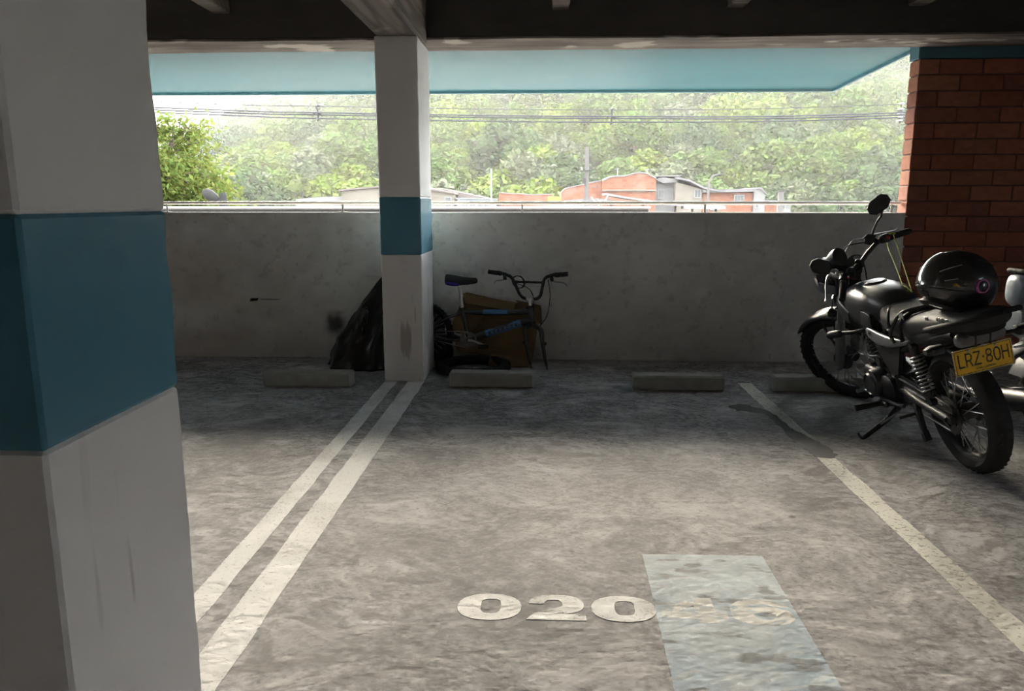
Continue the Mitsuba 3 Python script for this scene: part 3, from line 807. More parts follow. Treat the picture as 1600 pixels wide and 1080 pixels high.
def near_tree():
    r = np.random.default_rng(11)
    t = thing('leafy_tree', 'yellow-green leafy tree beside the large pillar at the left end of the opening', 'tree')
    O = np.array([-7.75, 14.3, 0.6])
    add('trunk', tube([(-7.5, 14.3, -4), (-7.45, 14.3, -1.5), (-7.5, 14.3, 0.4)], [0.2, 0.16, 0.1], 10), 'bark', True, parent=t)
    tips, limbs = [], []
    def limb(p, d, L, rad, depth):
        q = p + d * L
        mid = (p + q) / 2 + r.normal(size=3) * 0.06 * L
        limbs.append(tube([p, mid, q], [rad, rad * 0.8, rad * 0.55], 5, n=3))
        if depth == 0:
            tips.append((q, d)); tips.append((mid, d))
            return
        for _ in range(r.integers(3, 5)):
            e = unit(d + r.normal(size=3) * 0.62 + [0, 0, 0.05])
            limb(q, e, L * r.uniform(0.6, 0.82), rad * 0.55, depth - 1)
        if depth < 3:
            tips.append((q, d))
    for a in np.linspace(0, 2 * np.pi, 7, endpoint=False):
        limb(O, unit([math.cos(a) * 0.9, math.sin(a) * 0.9, r.uniform(0.15, 0.9)]), 0.72, 0.06, 3)
    limb(O, unit([0.12, 0, 1]), 0.95, 0.07, 3)
    for dx in (0.35, 0.75):
        limb(O + [dx, 0, 1.15], unit([0.25, 0, 1]), 0.42, 0.03, 2)
    add('branches', limbs, 'bark', True, parent=t)
    vs, fs, cs, at = [], [], [], 0
    base = np.array([0.085, 0.11, 0.03])
    for q, d in tips:
        high = q[2] > 2.45
        for _ in range(6 if high else 20):
            c = q + r.normal(size=3) * ([0.1] * 3 if high else [0.2, 0.2, 0.17])
            a = unit(r.normal(size=3) + [0, 0, -0.5] + 0.5 * d)
            b = unit(np.cross(a, r.normal(size=3)))
            nn = np.cross(a, b)
            L, w = r.uniform(0.08, 0.15), r.uniform(0.022, 0.038)
            vs.append(np.array([c, c + a * L * 0.45 + b * w + nn * 0.012, c + a * L, c + a * L * 0.45 - b * w + nn * 0.012]))
            fs.append(np.array([[0, 1, 2], [0, 2, 3]]) + at); at += 4
            cs.append(np.tile(base * r.uniform(0.7, 1.35) * [r.uniform(0.85, 1.2), 1, 1], (4, 1)))
    key = numbered(t + '__leaves')
    scene[key] = mikit.ply(trimesh.Trimesh(np.vstack(vs), np.vstack(fs), process=False), 'mat_leaf_near', False, color=np.vstack(cs))
    tag(key, 'yellow-green leaves', kind='stuff')


near_tree()

# thin haze over the street and the hillside
scene['haze'] = {**mikit.ply(box(-240, 240, 27, 285, -4.6, 70), {'type': 'null'}), 'interior': {'type': 'homogeneous', 'albedo': {'type': 'rgb', 'value': [0.98, 0.98, 0.98]}, 'sigma_t': {'type': 'rgb', 'value': [HAZE, HAZE, HAZE]}, 'phase': {'type': 'hg', 'g': 0.15}}}
tag('haze', 'thin pale haze lying over the street and the wooded hill', 'haze', kind='stuff')
# ------------------------------------------------------------------ motorcycle: x forward from the rear contact, y left, z up
mat('tyre_rubber', (0.018, 0.018, 0.018), 0.7, spec=0.3)
mat('black_metal', (0.018, 0.018, 0.019), 0.46, spec=0.35)
mat('matte_black', (0.014, 0.014, 0.0145), 0.75, spec=0.2)
mat('black_plastic', (0.018, 0.018, 0.019), 0.5, spec=0.35)
mat('tank_paint', (0.035, 0.036, 0.038), 0.34, spec=0.6, coat=0.15)
mat('seat_vinyl', (0.026, 0.026, 0.027), 0.68, spec=0.28)
mat('side_silver', (0.20, 0.205, 0.21), 0.35, metallic=0.4)
mat('engine_metal', (0.10, 0.10, 0.105), 0.42, metallic=0.7)
mat('fork_metal', (0.22, 0.22, 0.22), 0.5, metallic=0.4)
mat('chrome', (0.65, 0.65, 0.66), 0.16, metallic=1.0)
mat('steel', (0.36, 0.36, 0.37), 0.3, metallic=0.9)
mat('spoke_steel', (0.5, 0.5, 0.5), 0.3, metallic=0.9)
mat('lens_clear', (0.10, 0.095, 0.095), 0.3, spec=0.6)
mat('lens_dark', (0.03, 0.03, 0.035), 0.08, spec=0.9)
mat('mirror_glass', (0.10, 0.10, 0.105), 0.25, metallic=0.6)
mat('red_plastic', (0.45, 0.03, 0.05), 0.4)
mat('plate_yellow', (0.75, 0.44, 0.02), 0.45)
mat('plate_black', (0.02, 0.015, 0.012), 0.5)
mat('helmet_gloss', (0.012, 0.012, 0.013), 0.18, spec=0.7, coat=1.0)
mat('visor_smoke', (0.02, 0.019, 0.016), 0.10, spec=0.9, coat=1.0)
mat('pink_ring', (0.45, 0.12, 0.32), 0.4)
mat('gold', (0.5, 0.33, 0.08), 0.35, metallic=0.8)
mat('strap_yellow', (0.33, 0.36, 0.06), 0.8)
mat('cable_silver', (0.3, 0.3, 0.31), 0.35, metallic=0.6)

LEAN = math.radians(15)
RC = np.array([1.97, 3.42, 0.0])
bfx = unit([-0.02, 1.28, -0.0128])
bl0 = unit(np.cross([0, 0, 1.0], bfx))
bu0 = np.cross(bfx, bl0)
bup = bu0 * math.cos(LEAN) + bl0 * math.sin(LEAN)
bleft = bl0 * math.cos(LEAN) - bu0 * math.sin(LEAN)
BIKE = frame(RC + [0, 0, 0.004], bfx, bleft, bup)
RAKE, STEER = math.radians(26), math.radians(38)
sax = np.array([-math.sin(RAKE), 0, math.cos(RAKE)])
sfw = np.array([math.cos(RAKE), 0, math.sin(RAKE)])
AXF = np.array([1.28, 0.0, 0.30])
SP0 = AXF - 0.045 * sfw
SROT = trimesh.transformations.rotation_matrix(STEER, sax, SP0)
FRONT = BIKE @ SROT
# steering frame: sx along sfw, sy left, sz up the steering axis, origin SP0
SF = FRONT @ frame(SP0, sfw, [0, 1, 0], sax)
Y3 = np.array([0, 1.0, 0])
moto = thing('motorcycle', 'black motorcycle with a yellow number plate leaning on its side stand beside the brick wall', 'motorcycle')


def bp(name, mesh, bsdf, smooth=35, parent=None, label=None, M=BIKE):
    return add(name, mesh, bsdf, smooth, parent=parent or moto, label=label, M=M)


def tyre_ring(R, w, h, sides=72):
    prof = []
    for t in np.linspace(-1.15, 1.15, 11):
        prof.append((R - h + h * math.cos(t * 0.9) ** 0.7 if abs(t) < 1.5 else R - h, w * math.sin(t * 1.05)))
    prof = [(R - h * (1 - math.cos(t)), w * math.sin(t) * 1.0) for t in np.linspace(-1.25, 1.25, 11)]
    prof += [(R - h * 1.05, w * 0.72), (R - h * 1.15, w * 0.6), (R - h * 1.15, -w * 0.6), (R - h * 1.05, -w * 0.72)]
    return ringlathe(prof, sides, 'y')


def wheel(owner, M, R, w, h, nsp, hub_r, hub_w, front):
    rim_r = R - h * 1.12
    rim = ringlathe([(rim_r + 0.012, w * 0.66), (rim_r - 0.002, w * 0.62), (rim_r - 0.016, w * 0.35), (rim_r - 0.02, 0), (rim_r - 0.016, -w * 0.35), (rim_r - 0.002, -w * 0.62), (rim_r + 0.012, -w * 0.66), (rim_r + 0.006, -w * 0.4), (rim_r - 0.006, 0), (rim_r + 0.006, w * 0.4)], 72, 'y')
    wk = add('front_wheel' if front else 'rear_wheel', rim, 'black_metal', 40, parent=owner, M=M, label='black wheel rim')
    add('rim_line', [ringlathe([(rim_r + 0.014 + 0.0016 * math.cos(t), sgn * w * 0.68 + 0.0016 * math.sin(t)) for t in np.linspace(0, 2 * np.pi, 6, endpoint=False)], 72, 'y') for sgn in (-1, 1)], 'steel', True, parent=wk, M=M, label='thin bright line on the rim')
    add('tyre', tyre_ring(R, w, h), 'tyre_rubber', 50, parent=wk, M=M, label='black rubber tyre')
    tread = []
    for k in range(44):
        a = 2 * math.pi * k / 44
        for s in (-1, 1):
            b = box(-0.006, 0.006, s * w * 0.25 - 0.014, s * w * 0.25 + 0.014, R - 0.012, R - 0.0012)
            b = rot(b, s * 28, [0, 0, 1], (0, s * w * 0.25, R))
            tread.append(rot(b, math.degrees(a + 0.05 * s), [0, 1, 0]))
    add('tread', tread, 'tyre_rubber', parent=wk, M=M)
    add('hub', lathe([(0.012, -hub_w - 0.02), (0.02, -hub_w - 0.01), (hub_r, -hub_w), (hub_r, -hub_w + 0.012), (hub_r * 0.7, -hub_w + 0.02), (hub_r * 0.7, hub_w - 0.02), (hub_r, hub_w - 0.012), (hub_r, hub_w), (0.02, hub_w + 0.01), (0.012, hub_w + 0.02)], 32, 'y'), 'engine_metal', 40, parent=wk, M=M, label='dark metal hub')
    for k in range(nsp):
        s = 1 if k % 2 else -1
        a = 2 * math.pi * k / nsp
        b = a + (0.42 if (k // 2) % 2 else -0.42)
        p0 = np.array([math.cos(b) * hub_r * 0.93, s * (hub_w - 0.006), math.sin(b) * hub_r * 0.93])
        p1 = np.array([math.cos(a) * (rim_r - 0.012), s * w * 0.12, math.sin(a) * (rim_r - 0.012)])
        add('spoke', cyl(p0, p1, 0.0024, 5), 'spoke_steel', parent=wk, M=M, label='thin steel spoke' if k == 0 else None)
    return wk


def at(M, p):
    return M @ frame(p, [1, 0, 0], [0, 1, 0], [0, 0, 1])


rw = wheel(moto, at(BIKE, [0, 0, 0.285]), 0.285, 0.055, 0.058, 36, 0.055, 0.05, False)
sprk = [(0.084 if k % 2 else 0.092, k) for k in range(76)]
sp = Polygon([(r * math.cos(2 * math.pi * k / 76), r * math.sin(2 * math.pi * k / 76)) for r, k in sprk]).difference(Point(0, 0).buffer(0.03))
for k in range(5):
    sp = sp.difference(Point(0.056 * math.cos(k * 1.2566), 0.056 * math.sin(k * 1.2566)).buffer(0.014))
bp('sprocket', rot(extrude(sp, 0.005), 90, [1, 0, 0]), 'engine_metal', False, parent=rw, M=at(BIKE, [0, 0.077, 0.285]))
bp('axle_nut', cyl((0, -0.11, 0.285), (0, 0.12, 0.285), 0.011, 6), 'steel', parent=rw)

# chassis
swing = []
for s in (-1, 1):
    swing.append(tube([(0.43, s * 0.085, 0.31), (0.2, s * 0.105, 0.30), (-0.05, s * 0.105, 0.285)], [0.022, 0.02, 0.02], 10))
    swing.append(box(-0.085, -0.02, s * 0.105 - 0.012, s * 0.105 + 0.012, 0.268, 0.302, 0.004))
swing.append(cyl((0.42, -0.09, 0.31), (0.42, 0.09, 0.31), 0.026, 14))
bp('swingarm', swing, 'black_metal', 40)
cc = loft([sring([x, 0.082, z], [0, 1, 0], [0, 0, 1], 0.016, h, 4, 16) for x, z, h in ((0.50, 0.352, 0.03), (0.46, 0.356, 0.042), (0.30, 0.348, 0.04), (0.12, 0.335, 0.03), (-0.04, 0.322, 0.024), (-0.07, 0.318, 0.012))])
bp('chain_guard', cc, 'black_metal', 40)
bp('guard_strip', [tube([(0.42, 0.1, 0.372), (0.2, 0.1, 0.36), (0.0, 0.1, 0.334)], 0.0045, 6), tube([(0.36, 0.1, 0.335), (0.16, 0.1, 0.322)], 0.004, 6)], 'steel', label='pale scuffed edge of the chain guard')
ch = []
for k in range(30):
    x = 0.02 + k * 0.0152
    z = 0.205 + 0.028 * (k / 30) + (0.0)
    ch.append(box(x - 0.0065, x + 0.0065, 0.072, 0.082, z - 0.004, z + 0.004, 0.0015))
bp('chain', ch, 'steel', False)
for s in (1, -1):
    a, b = np.array([0.105, s * 0.135, 0.60]), np.array([0.02, s * 0.13, 0.355])
    d = unit(b - a)
    sh = bp('shock_absorber', [cyl(a + d * 0.0, a + d * 0.13, 0.02, 14), cyl(a + d * 0.1, b, 0.0095, 10), cyl(a - [0, 0.014, 0], a + [0, 0.014, 0], 0.019, 14), cyl(b - [0, 0.014, 0], b + [0, 0.014, 0], 0.017, 14), cyl(b - d * 0.05, b - d * 0.02, 0.024, 14)], 'black_metal', 40, label='rear shock absorber')
    t = np.linspace(0, 1, 150)
    u = unit(np.cross(d, [0, 1, 0])); w = np.cross(d, u)
    L = np.linalg.norm(b - a)
    hx = a + d * (0.035 + (L - 0.085) * t)[:, None] + 0.027 * (np.cos(t * 2 * np.pi * 10)[:, None] * u + np.sin(t * 2 * np.pi * 10)[:, None] * w)
    bp('spring', tube(hx, 0.0042, 6, smooth=False), 'steel', True, parent=sh, label='steel coil spring')
fr = []
for s in (-1, 1):
    fr.append(tube([(0.95, s * 0.03, 0.74), (0.72, s * 0.07, 0.70), (0.42, s * 0.10, 0.645), (0.10, s * 0.115, 0.635), (-0.2, s * 0.10, 0.70)], 0.014, 10))
    fr.append(tube([(0.46, s * 0.10, 0.65), (0.42, s * 0.105, 0.5), (0.42, s * 0.095, 0.33), (0.47, s * 0.09, 0.22)], 0.014, 10))
    fr.append(tube([(0.40, s * 0.10, 0.46), (0.24, s * 0.12, 0.56), (0.1, s * 0.12, 0.625)], 0.011, 10))
fr.append(tube([(0.98, 0, 0.68), (0.95, 0.0, 0.52), (0.86, 0.0, 0.30), (0.76, 0, 0.2)], 0.018, 10))
fr.append(tube([(0.96, 0, 0.76), (0.7, 0, 0.74), (0.42, 0, 0.65)], 0.02, 10))
fr.append(cyl(SP0 + sax * 0.43, SP0 + sax * 0.6, 0.03, 16))
bp('frame', fr, 'black_metal', 40)

# engine
eng = [tm(m3.Manifold.batch_hull([m3.Manifold.sphere(0.03, 16).translate([x, y, z]) for x in (0.47, 0.78) for y in (-0.09, 0.09) for z in (0.23, 0.34)]))]
e0 = bp('engine', eng, 'engine_metal', 40, label='dark grey engine block')
cyld = unit([0.35, 0, 1])
for k in range(9):
    c = np.array([0.70, 0, 0.40]) + cyld * 0.022 * k
    f = rbox(0.15, 0.17, 0.008, 0.0035, 8)
    bp('cooling_fin', f, 'engine_metal', parent=e0, M=BIKE @ frame(c, unit(np.cross(Y3, cyld)), Y3, cyld))
bp('cylinder_head', rbox(0.14, 0.15, 0.1, 0.03), 'engine_metal', 40, parent=e0, M=BIKE @ frame(np.array([0.70, 0, 0.40]) + cyld * 0.235, unit(np.cross(Y3, cyld)), Y3, cyld))
bp('flywheel_cover', [lathe([(0.0, 0.05), (0.05, 0.048), (0.072, 0.036), (0.08, 0.0), (0.08, -0.03)], 40, 'y'), ringlathe([(0.06, 0.046), (0.054, 0.056), (0.05, 0.048)], 40, 'y')], 'engine_metal', 35, parent=e0, M=BIKE @ frame([0.60, 0.125, 0.315], [1, 0, 0], [0, -1, 0], [0, 0, -1]), label='round engine cover')
bp('chain_cover', loft([sring([0.50, 0.105, 0.30], [1, 0, 0], [0, 0, 1], a, a * 0.9, 3, 24) + [0, dy, 0] for a, dy in ((0.075, -0.02), (0.075, 0.02), (0.06, 0.035), (0.01, 0.038))]), 'black_metal', 40, parent=e0)
bp('carburettor', [rbox(0.07, 0.07, 0.09, 0.02).apply_translation([0.55, 0, 0.50]), cyl((0.50, 0, 0.51), (0.66, 0, 0.5), 0.026, 14)], 'engine_metal', 40, parent=e0)
bp('starter_motor', [cyl((0.60, -0.02, 0.425), (0.60, 0.10, 0.425), 0.033, 18), cyl((0.60, 0.10, 0.425), (0.60, 0.112, 0.425), 0.026, 18)], 'engine_metal', 40, parent=e0)
bp('exhaust', [tube([(0.80, -0.02, 0.56), (0.93, -0.05, 0.48), (0.92, -0.1, 0.28), (0.78, -0.14, 0.2), (0.5, -0.16, 0.2)], 0.019, 12), tube([(0.5, -0.16, 0.2), (0.4, -0.17, 0.21), (0.1, -0.19, 0.27), (-0.25, -0.2, 0.33)], [0.02, 0.042, 0.048, 0.045], 18)], 'black_metal', 40)

# foot controls and stands on the left side
bp('foot_peg', [tube([(0.40, 0.10, 0.225), (0.46, 0.14, 0.23), (0.5, 0.19, 0.235)], 0.010, 8), tube([(0.5, 0.17, 0.236), (0.505, 0.30, 0.24)], [0.015, 0.017], 12, smooth=False), box(0.44, 0.53, 0.155, 0.175, 0.222, 0.25, 0.006)], 'black_metal', 40)
bp('peg_bracket', [tube([(0.66, 0.11, 0.25), (0.5, 0.155, 0.25), (0.36, 0.12, 0.24)], 0.009, 8)], 'engine_metal')
bp('gear_lever', [tube([(0.56, 0.125, 0.28), (0.58, 0.16, 0.265), (0.70, 0.17, 0.26)], 0.006, 8), cyl((0.70, 0.16, 0.26), (0.70, 0.21, 0.26), 0.011, 12)], 'steel', 40)
stand = bp('side_stand', [tube([(0.44, 0.11, 0.215), (0.455, 0.17, 0.16), (0.452, 0.295, 0.100)], [0.015, 0.014, 0.012], 10, smooth=False), tube([(0.452, 0.295, 0.100), (0.458, 0.309, 0.091), (0.485, 0.314, 0.0935), (0.50, 0.314, 0.105)], [0.012, 0.008, 0.008, 0.005], 8)], 'black_metal', 40, label='black side stand resting on the floor')
bp('return_spring', tube([(0.43, 0.115, 0.195), (0.445, 0.215, 0.145)], 0.0055, 8, smooth=False), 'steel', parent=stand)
bp('centre_stand', [tube([(0.26, 0.10, 0.30), (0.22, 0.115, 0.245), (0.165, 0.125, 0.155)], [0.014, 0.016, 0.013], 10), tube([(0.15, 0.125, 0.125), (0.165, 0.125, 0.155), (0.175, 0.12, 0.17)], [0.022, 0.02, 0.014], 8, smooth=False), tube([(0.22, 0.11, 0.245), (0.235, 0.20, 0.235)], 0.008, 8, smooth=False)], 'black_metal', 40)
bp('crash_bar', [tube([(0.665, 0.09, 0.593), (0.73, 0.15, 0.575), (0.80, 0.19, 0.568)], [0.012, 0.011, 0.011], 10), tube([(0.80, 0.19, 0.568), (0.815, 0.203, 0.565), (0.865, 0.235, 0.556), (0.88, 0.243, 0.554)], [0.012, 0.021, 0.021, 0.012], 12)], 'black_plastic', 45, label='black crash slider')

# tank, seat, panels
tank_s = [(0.94, 0.715, 0.055, 0.075, 0.06), (0.92, 0.71, 0.10, 0.11, 0.085), (0.84, 0.705, 0.135, 0.13, 0.105), (0.74, 0.705, 0.145, 0.135, 0.112), (0.62, 0.705, 0.138, 0.115, 0.108), (0.52, 0.705, 0.115, 0.085, 0.092), (0.46, 0.70, 0.085, 0.05, 0.066), (0.44, 0.695, 0.05, 0.03, 0.04)]
rings = [sring([x, 0, z], [0, 1, 0], [0, 0, 1], a, lo, 2.5, 40, top=hi) for x, z, a, lo, hi in tank_s]
ctl = np.array(rings)
dense = np.array([spline(ctl[:, i], 5) for i in range(ctl.shape[1])]).transpose(1, 0, 2)
tank = bp('tank', loft(list(dense)), 'tank_paint', True, label='satin black fuel tank')
bp('filler_cap', [lathe([(0.0, 0.012), (0.045, 0.010), (0.05, 0.004), (0.05, -0.01)], 36), ringlathe([(0.056, 0.002), (0.052, 0.008), (0.05, 0.0)], 36)], 'tank_paint', 35, parent=tank, M=BIKE @ frame([0.715, 0, 0.815], [1, 0, 0.05], [0, 1, 0], [-0.05, 0, 1]))
for s in (1, -1):
    kp = [sring([0.585 + 0.0 * k, s * y, 0.655], [1, 0, 0.12], [-0.12, 0, 1], 0.062 * g, 0.045 * g, 4, 24) for k, (y, g) in enumerate(((0.115, 1.0), (0.137, 1.0), (0.141, 0.9), (0.142, 0.05)))]
    bp('knee_pad', loft(kp), 'black_plastic', 35, parent=tank)
    sc_ = [sring([x, s * y, z], [0, 1, 0], [0, 0, 1], a, h, 2.6, 18) for x, y, z, a, h in ((0.965, 0.10, 0.70, 0.012, 0.025), (0.93, 0.125, 0.70, 0.02, 0.05), (0.86, 0.14, 0.675, 0.02, 0.055), (0.78, 0.135, 0.645, 0.015, 0.035))]
    bp('tank_scoop', loft(sc_), 'tank_paint', 45, parent=tank)
for s in (1, -1):
    pan = [(0.61, 0.605, 0.125, 0.012), (0.57, 0.594, 0.135, 0.03), (0.47, 0.582, 0.14, 0.036), (0.35, 0.583, 0.14, 0.030), (0.22, 0.60, 0.135, 0.018), (0.145, 0.614, 0.128, 0.009)]
    bp('side_panel', loft([sring([x, s * y, z], [0, 1, 0], [0, 0, 1], 0.014, h, 2.6, 18) for x, z, y, h in pan]), 'side_silver', 50, label='silver side panel')
    low = extrude(Polygon([(0.54, 0.565), (0.26, 0.58), (0.29, 0.51), (0.33, 0.43), (0.38, 0.415), (0.46, 0.475)]).buffer(0.012), 0.02)
    lowm = trimesh.Trimesh(np.stack([low.vertices[:, 0], s * (0.115 + low.vertices[:, 2]), low.vertices[:, 1]], 1), low.faces, process=False)
    bp('lower_panel', lowm, 'black_plastic', False, label='dark lower side panel')
    for k in range(2):
        bp('panel_vent', box(0.535 - 0.022 * k, 0.542 - 0.022 * k, s * 0.147, s * 0.153, 0.588, 0.612, 0.002), 'black_plastic', False)
seat_s = [(0.485, 0.705, 0.075, 0.05, 0.022), (0.46, 0.70, 0.11, 0.09, 0.045), (0.38, 0.69, 0.138, 0.10, 0.052), (0.26, 0.685, 0.145, 0.095, 0.045), (0.17, 0.69, 0.142, 0.085, 0.05), (0.10, 0.70, 0.138, 0.08, 0.05), (0.0, 0.715, 0.13, 0.07, 0.05), (-0.15, 0.737, 0.118, 0.06, 0.045), (-0.28, 0.762, 0.10, 0.05, 0.035), (-0.32, 0.775, 0.07, 0.03, 0.02)]
rings = np.array([sring([x, 0, z], [0, 1, 0], [0, 0, 1], a, lo, 2.8, 36, top=hi) for x, z, a, lo, hi in seat_s])
dense = np.array([spline(rings[:, i], 4) for i in range(36)]).transpose(1, 0, 2)
seat = bp('seat', loft(list(dense)), 'seat_vinyl', True, label='black vinyl seat')
bp('strap', tube([(0.165, 0.152, 0.62), (0.16, 0.15, 0.70), (0.155, 0.10, 0.745), (0.15, 0.0, 0.752), (0.15, -0.1, 0.745), (0.155, -0.15, 0.70)], 0.010, 8, ry=0.35), 'black_plastic', True, parent=seat)
bp('bungee_hook', [tube([(0.26, 0.15, 0.66), (0.25, 0.165, 0.70), (0.265, 0.15, 0.745), (0.30, 0.13, 0.76)], [0.007, 0.007, 0.006, 0.003], 8)], 'black_plastic', True, parent=seat)
bp('bungee_cord', tube([(0.25, 0.152, 0.60), (0.255, 0.16, 0.65), (0.2, 0.12, 0.745), (0.14, 0.02, 0.765)], 0.008, 8), 'black_plastic', True, parent=seat)
for z in (0.665, 0.62):
    bp('cord_clip', rbox(0.016, 0.016, 0.013, 0.005), 'steel', 40, parent=seat, M=at(BIKE, [0.255, 0.166, z]))
bp('paper_tag', rot(box(-0.02, 0.02, -0.002, 0.002, -0.016, 0.016), 20, [0, 1, 0]), 'white_metal', False, parent=seat, M=at(BIKE, [0.17, 0.135, 0.735]), label='crumpled pale scrap tucked by the strap')
# stitched white lettering, illegible in the photo, reads as short strokes along the tail
for x, dz in ((-0.03, -0.012), (-0.045, -0.010), (-0.13, 0.0), (-0.15, 0.002), (-0.165, 0.0), (-0.18, 0.003), (-0.20, 0.002), (-0.215, 0.004), (-0.235, 0.004)):
    bp('pale_mark', box(x, x + 0.007, 0.115, 0.121, 0.755 + dz, 0.772 + dz, 0.001), 'steel', False, parent=seat, label='small pale mark along the seat edge')
tail_s = [(0.22, 0.63, 0.125, 0.03), (0.1, 0.64, 0.13, 0.055), (-0.02, 0.665, 0.125, 0.06), (-0.15, 0.70, 0.11, 0.05), (-0.25, 0.72, 0.09, 0.04), (-0.29, 0.728, 0.06, 0.02)]
rings = np.array([sring([x, 0, z], [0, 1, 0], [0, 0, 1], a, h, 2.8, 30) for x, z, a, h in tail_s])
dense = np.array([spline(rings[:, i], 4) for i in range(30)]).transpose(1, 0, 2)
bp('tail_fairing', loft(list(dense)), 'matte_black', True, label='black plastic tail')
gr = bp('grab_rail', [tube([(-0.02, s * 0.125, 0.70), (-0.15, s * 0.14, 0.735), (-0.3, s * 0.12, 0.775), (-0.37, s * 0.06, 0.795), (-0.385, 0, 0.80)], 0.012, 10) for s in (-1, 1)], 'matte_black', 45)
tl = bp('tail_light', rbox(0.05, 0.20, 0.058, 0.02), 'lens_clear', 40, M=BIKE @ frame([-0.245, 0.02, 0.682], unit([1, 0, 0.25]), [0, 1, 0], unit([-0.25, 0, 1])), label='clear tail light lens')
for s in (-1, 1):
    bp('light_divider', rbox(0.052, 0.006, 0.060, 0.002, 8), 'black_plastic', parent=tl, M=BIKE @ frame([-0.247, 0.02 + 0.03 * s, 0.682], unit([1, 0, 0.25]), [0, 1, 0], unit([-0.25, 0, 1])))
    ts = bp('turn_signal', [tube([(-0.18, s * 0.09, 0.655), (-0.2, s * 0.15, 0.655)], 0.008, 8, smooth=False), loft([sring([-0.2, s * y, 0.655], [1, 0, 0], [0, 0, 1], r * 1.5, r, 2.4, 16) for y, r in ((0.145, 0.008), (0.155, 0.02), (0.2, 0.022), (0.225, 0.012))])], 'black_plastic', 40)
    bp('lens', rbox(0.012, 0.05, 0.028, 0.005, 8), 'lens_dark', 40, parent=ts, M=at(BIKE, [-0.225, s * 0.182, 0.655]))
fen = []
for t0, t1, r0, w in ((20, 122, 0.312, 0.066),):
    rr = []
    for a in np.linspace(math.radians(t0), math.radians(t1), 16):
        c = np.array([-math.cos(a) * -1, 0, 0])
        q = np.array([math.cos(a), 0, math.sin(a)])
        rr.append(np.array([0, 0, 0.285]) + q * r0 + sring([0, 0, 0], [0, 1, 0], q, w, 0.010, 3.0, 16, top=0.02))
    fen.append(loft(rr))
bp('rear_fender', fen, 'black_plastic', 45)
# number plate
PM = BIKE @ frame([-0.208, 0, 0.577], [0, -1, 0], unit([0.02, 0, 1]), unit([-1, 0, 0.02]))
plate_shape = Polygon([(-0.117, -0.052), (0.117, -0.052), (0.117, 0.052), (-0.117, 0.052)]).buffer(0.004)
pl = bp('number_plate', extrude(plate_shape, 0.002), 'plate_yellow', False, M=PM, label='yellow number plate reading LRZ 80H')
bp('plate_border', extrude(plate_shape.buffer(-0.005).difference(plate_shape.buffer(-0.0072)), 0.0006, 0.002), 'plate_black', False, parent=pl, M=PM)
bp('plate_rim', extrude(plate_shape.difference(plate_shape.buffer(-0.0022)), 0.0015, 0.002), 'steel', False, parent=pl, M=PM)


def letters(text, x0, x1, z0, z1, base, M, bsdf, parent, wscale=None, bold=True):
    t = meshkit.text_mesh(text, 1.0, 0.02, bold)
    lo, hi = t.bounds[0], t.bounds[1]
    v = t.vertices.copy()
    v[:, 0] = x0 + (v[:, 0] - lo[0]) / (hi[0] - lo[0]) * (x1 - x0)
    v[:, 1] = z0 + (v[:, 1] - lo[1]) / (hi[1] - lo[1]) * (z1 - z0)
    v[:, 2] = base + v[:, 2] * 0.03
    t.vertices = v
    return bp('lettering', t, bsdf, False, parent=parent, M=M)


x = -0.104
for chx, wd in (('L', 0.026), ('R', 0.029), ('Z', 0.029), ('.', 0.008), ('8', 0.028), ('0', 0.029), ('H', 0.029)):
    if chx == '.':
        bp('lettering', extrude(Point(x + 0.006, 0.006).buffer(0.004), 0.0007, 0.002), 'plate_black', False, parent=pl, M=PM)
        x += 0.016
        continue
    letters(chx, x, x + wd, -0.024, 0.036, 0.002, PM, 'plate_black', pl, bold=False)
    x += wd + 0.0045
letters('COLOMBIA', -0.035, 0.045, -0.042, -0.033, 0.002, PM, 'plate_black', pl)
for s in (-1, 1):
    bp('plate_bolt', lathe([(0, 0.004), (0.005, 0.003), (0.006, 0)], 12), 'steel', 40, parent=pl, M=PM @ frame([s * 0.055, 0.043, 0.002], [1, 0, 0], [0, 1, 0], [0, 0, 1]))

# front end, in the steering frame
def ss(name, mesh, bsdf, smooth=35, parent=None, label=None):
    return add(name, mesh, bsdf, smooth, parent=parent or moto, label=label, M=SF)


wheel(moto, at(FRONT, AXF), 0.30, 0.045, 0.05, 36, 0.06, 0.045, True)
for s in (1, -1):
    y = s * 0.088
    fk = ss('fork_leg', [tube([(0.045, y, -0.03), (0.045, y, 0.0), (0.04, y, 0.05), (0.04, y, 0.30), (0.04, y, 0.33)], [0.02, 0.026, 0.027, 0.027, 0.024], 16), cyl((0.04, y, 0.31), (0.04, y, 0.67), 0.0165, 16)], 'fork_metal', 40, label='grey telescopic fork leg')
    ss('upper_cover', tube([(0.04, y, 0.50), (0.04, y, 0.66)], 0.026, 16, smooth=False), 'black_metal', 40, parent=fk)
ss('axle', cyl((0.045, -0.12, 0), (0.045, 0.12, 0), 0.009, 10), 'steel')
ss('triple_clamp', [tm(m3.Manifold.batch_hull([m3.Manifold.cylinder(0.03, 0.036, 0.036, 20).translate([xx, yy, zz]) for xx, yy in ((0.04, 0.088), (0.04, -0.088), (0.0, 0.0))])) for zz in (0.47, 0.635)], 'black_metal', 40)
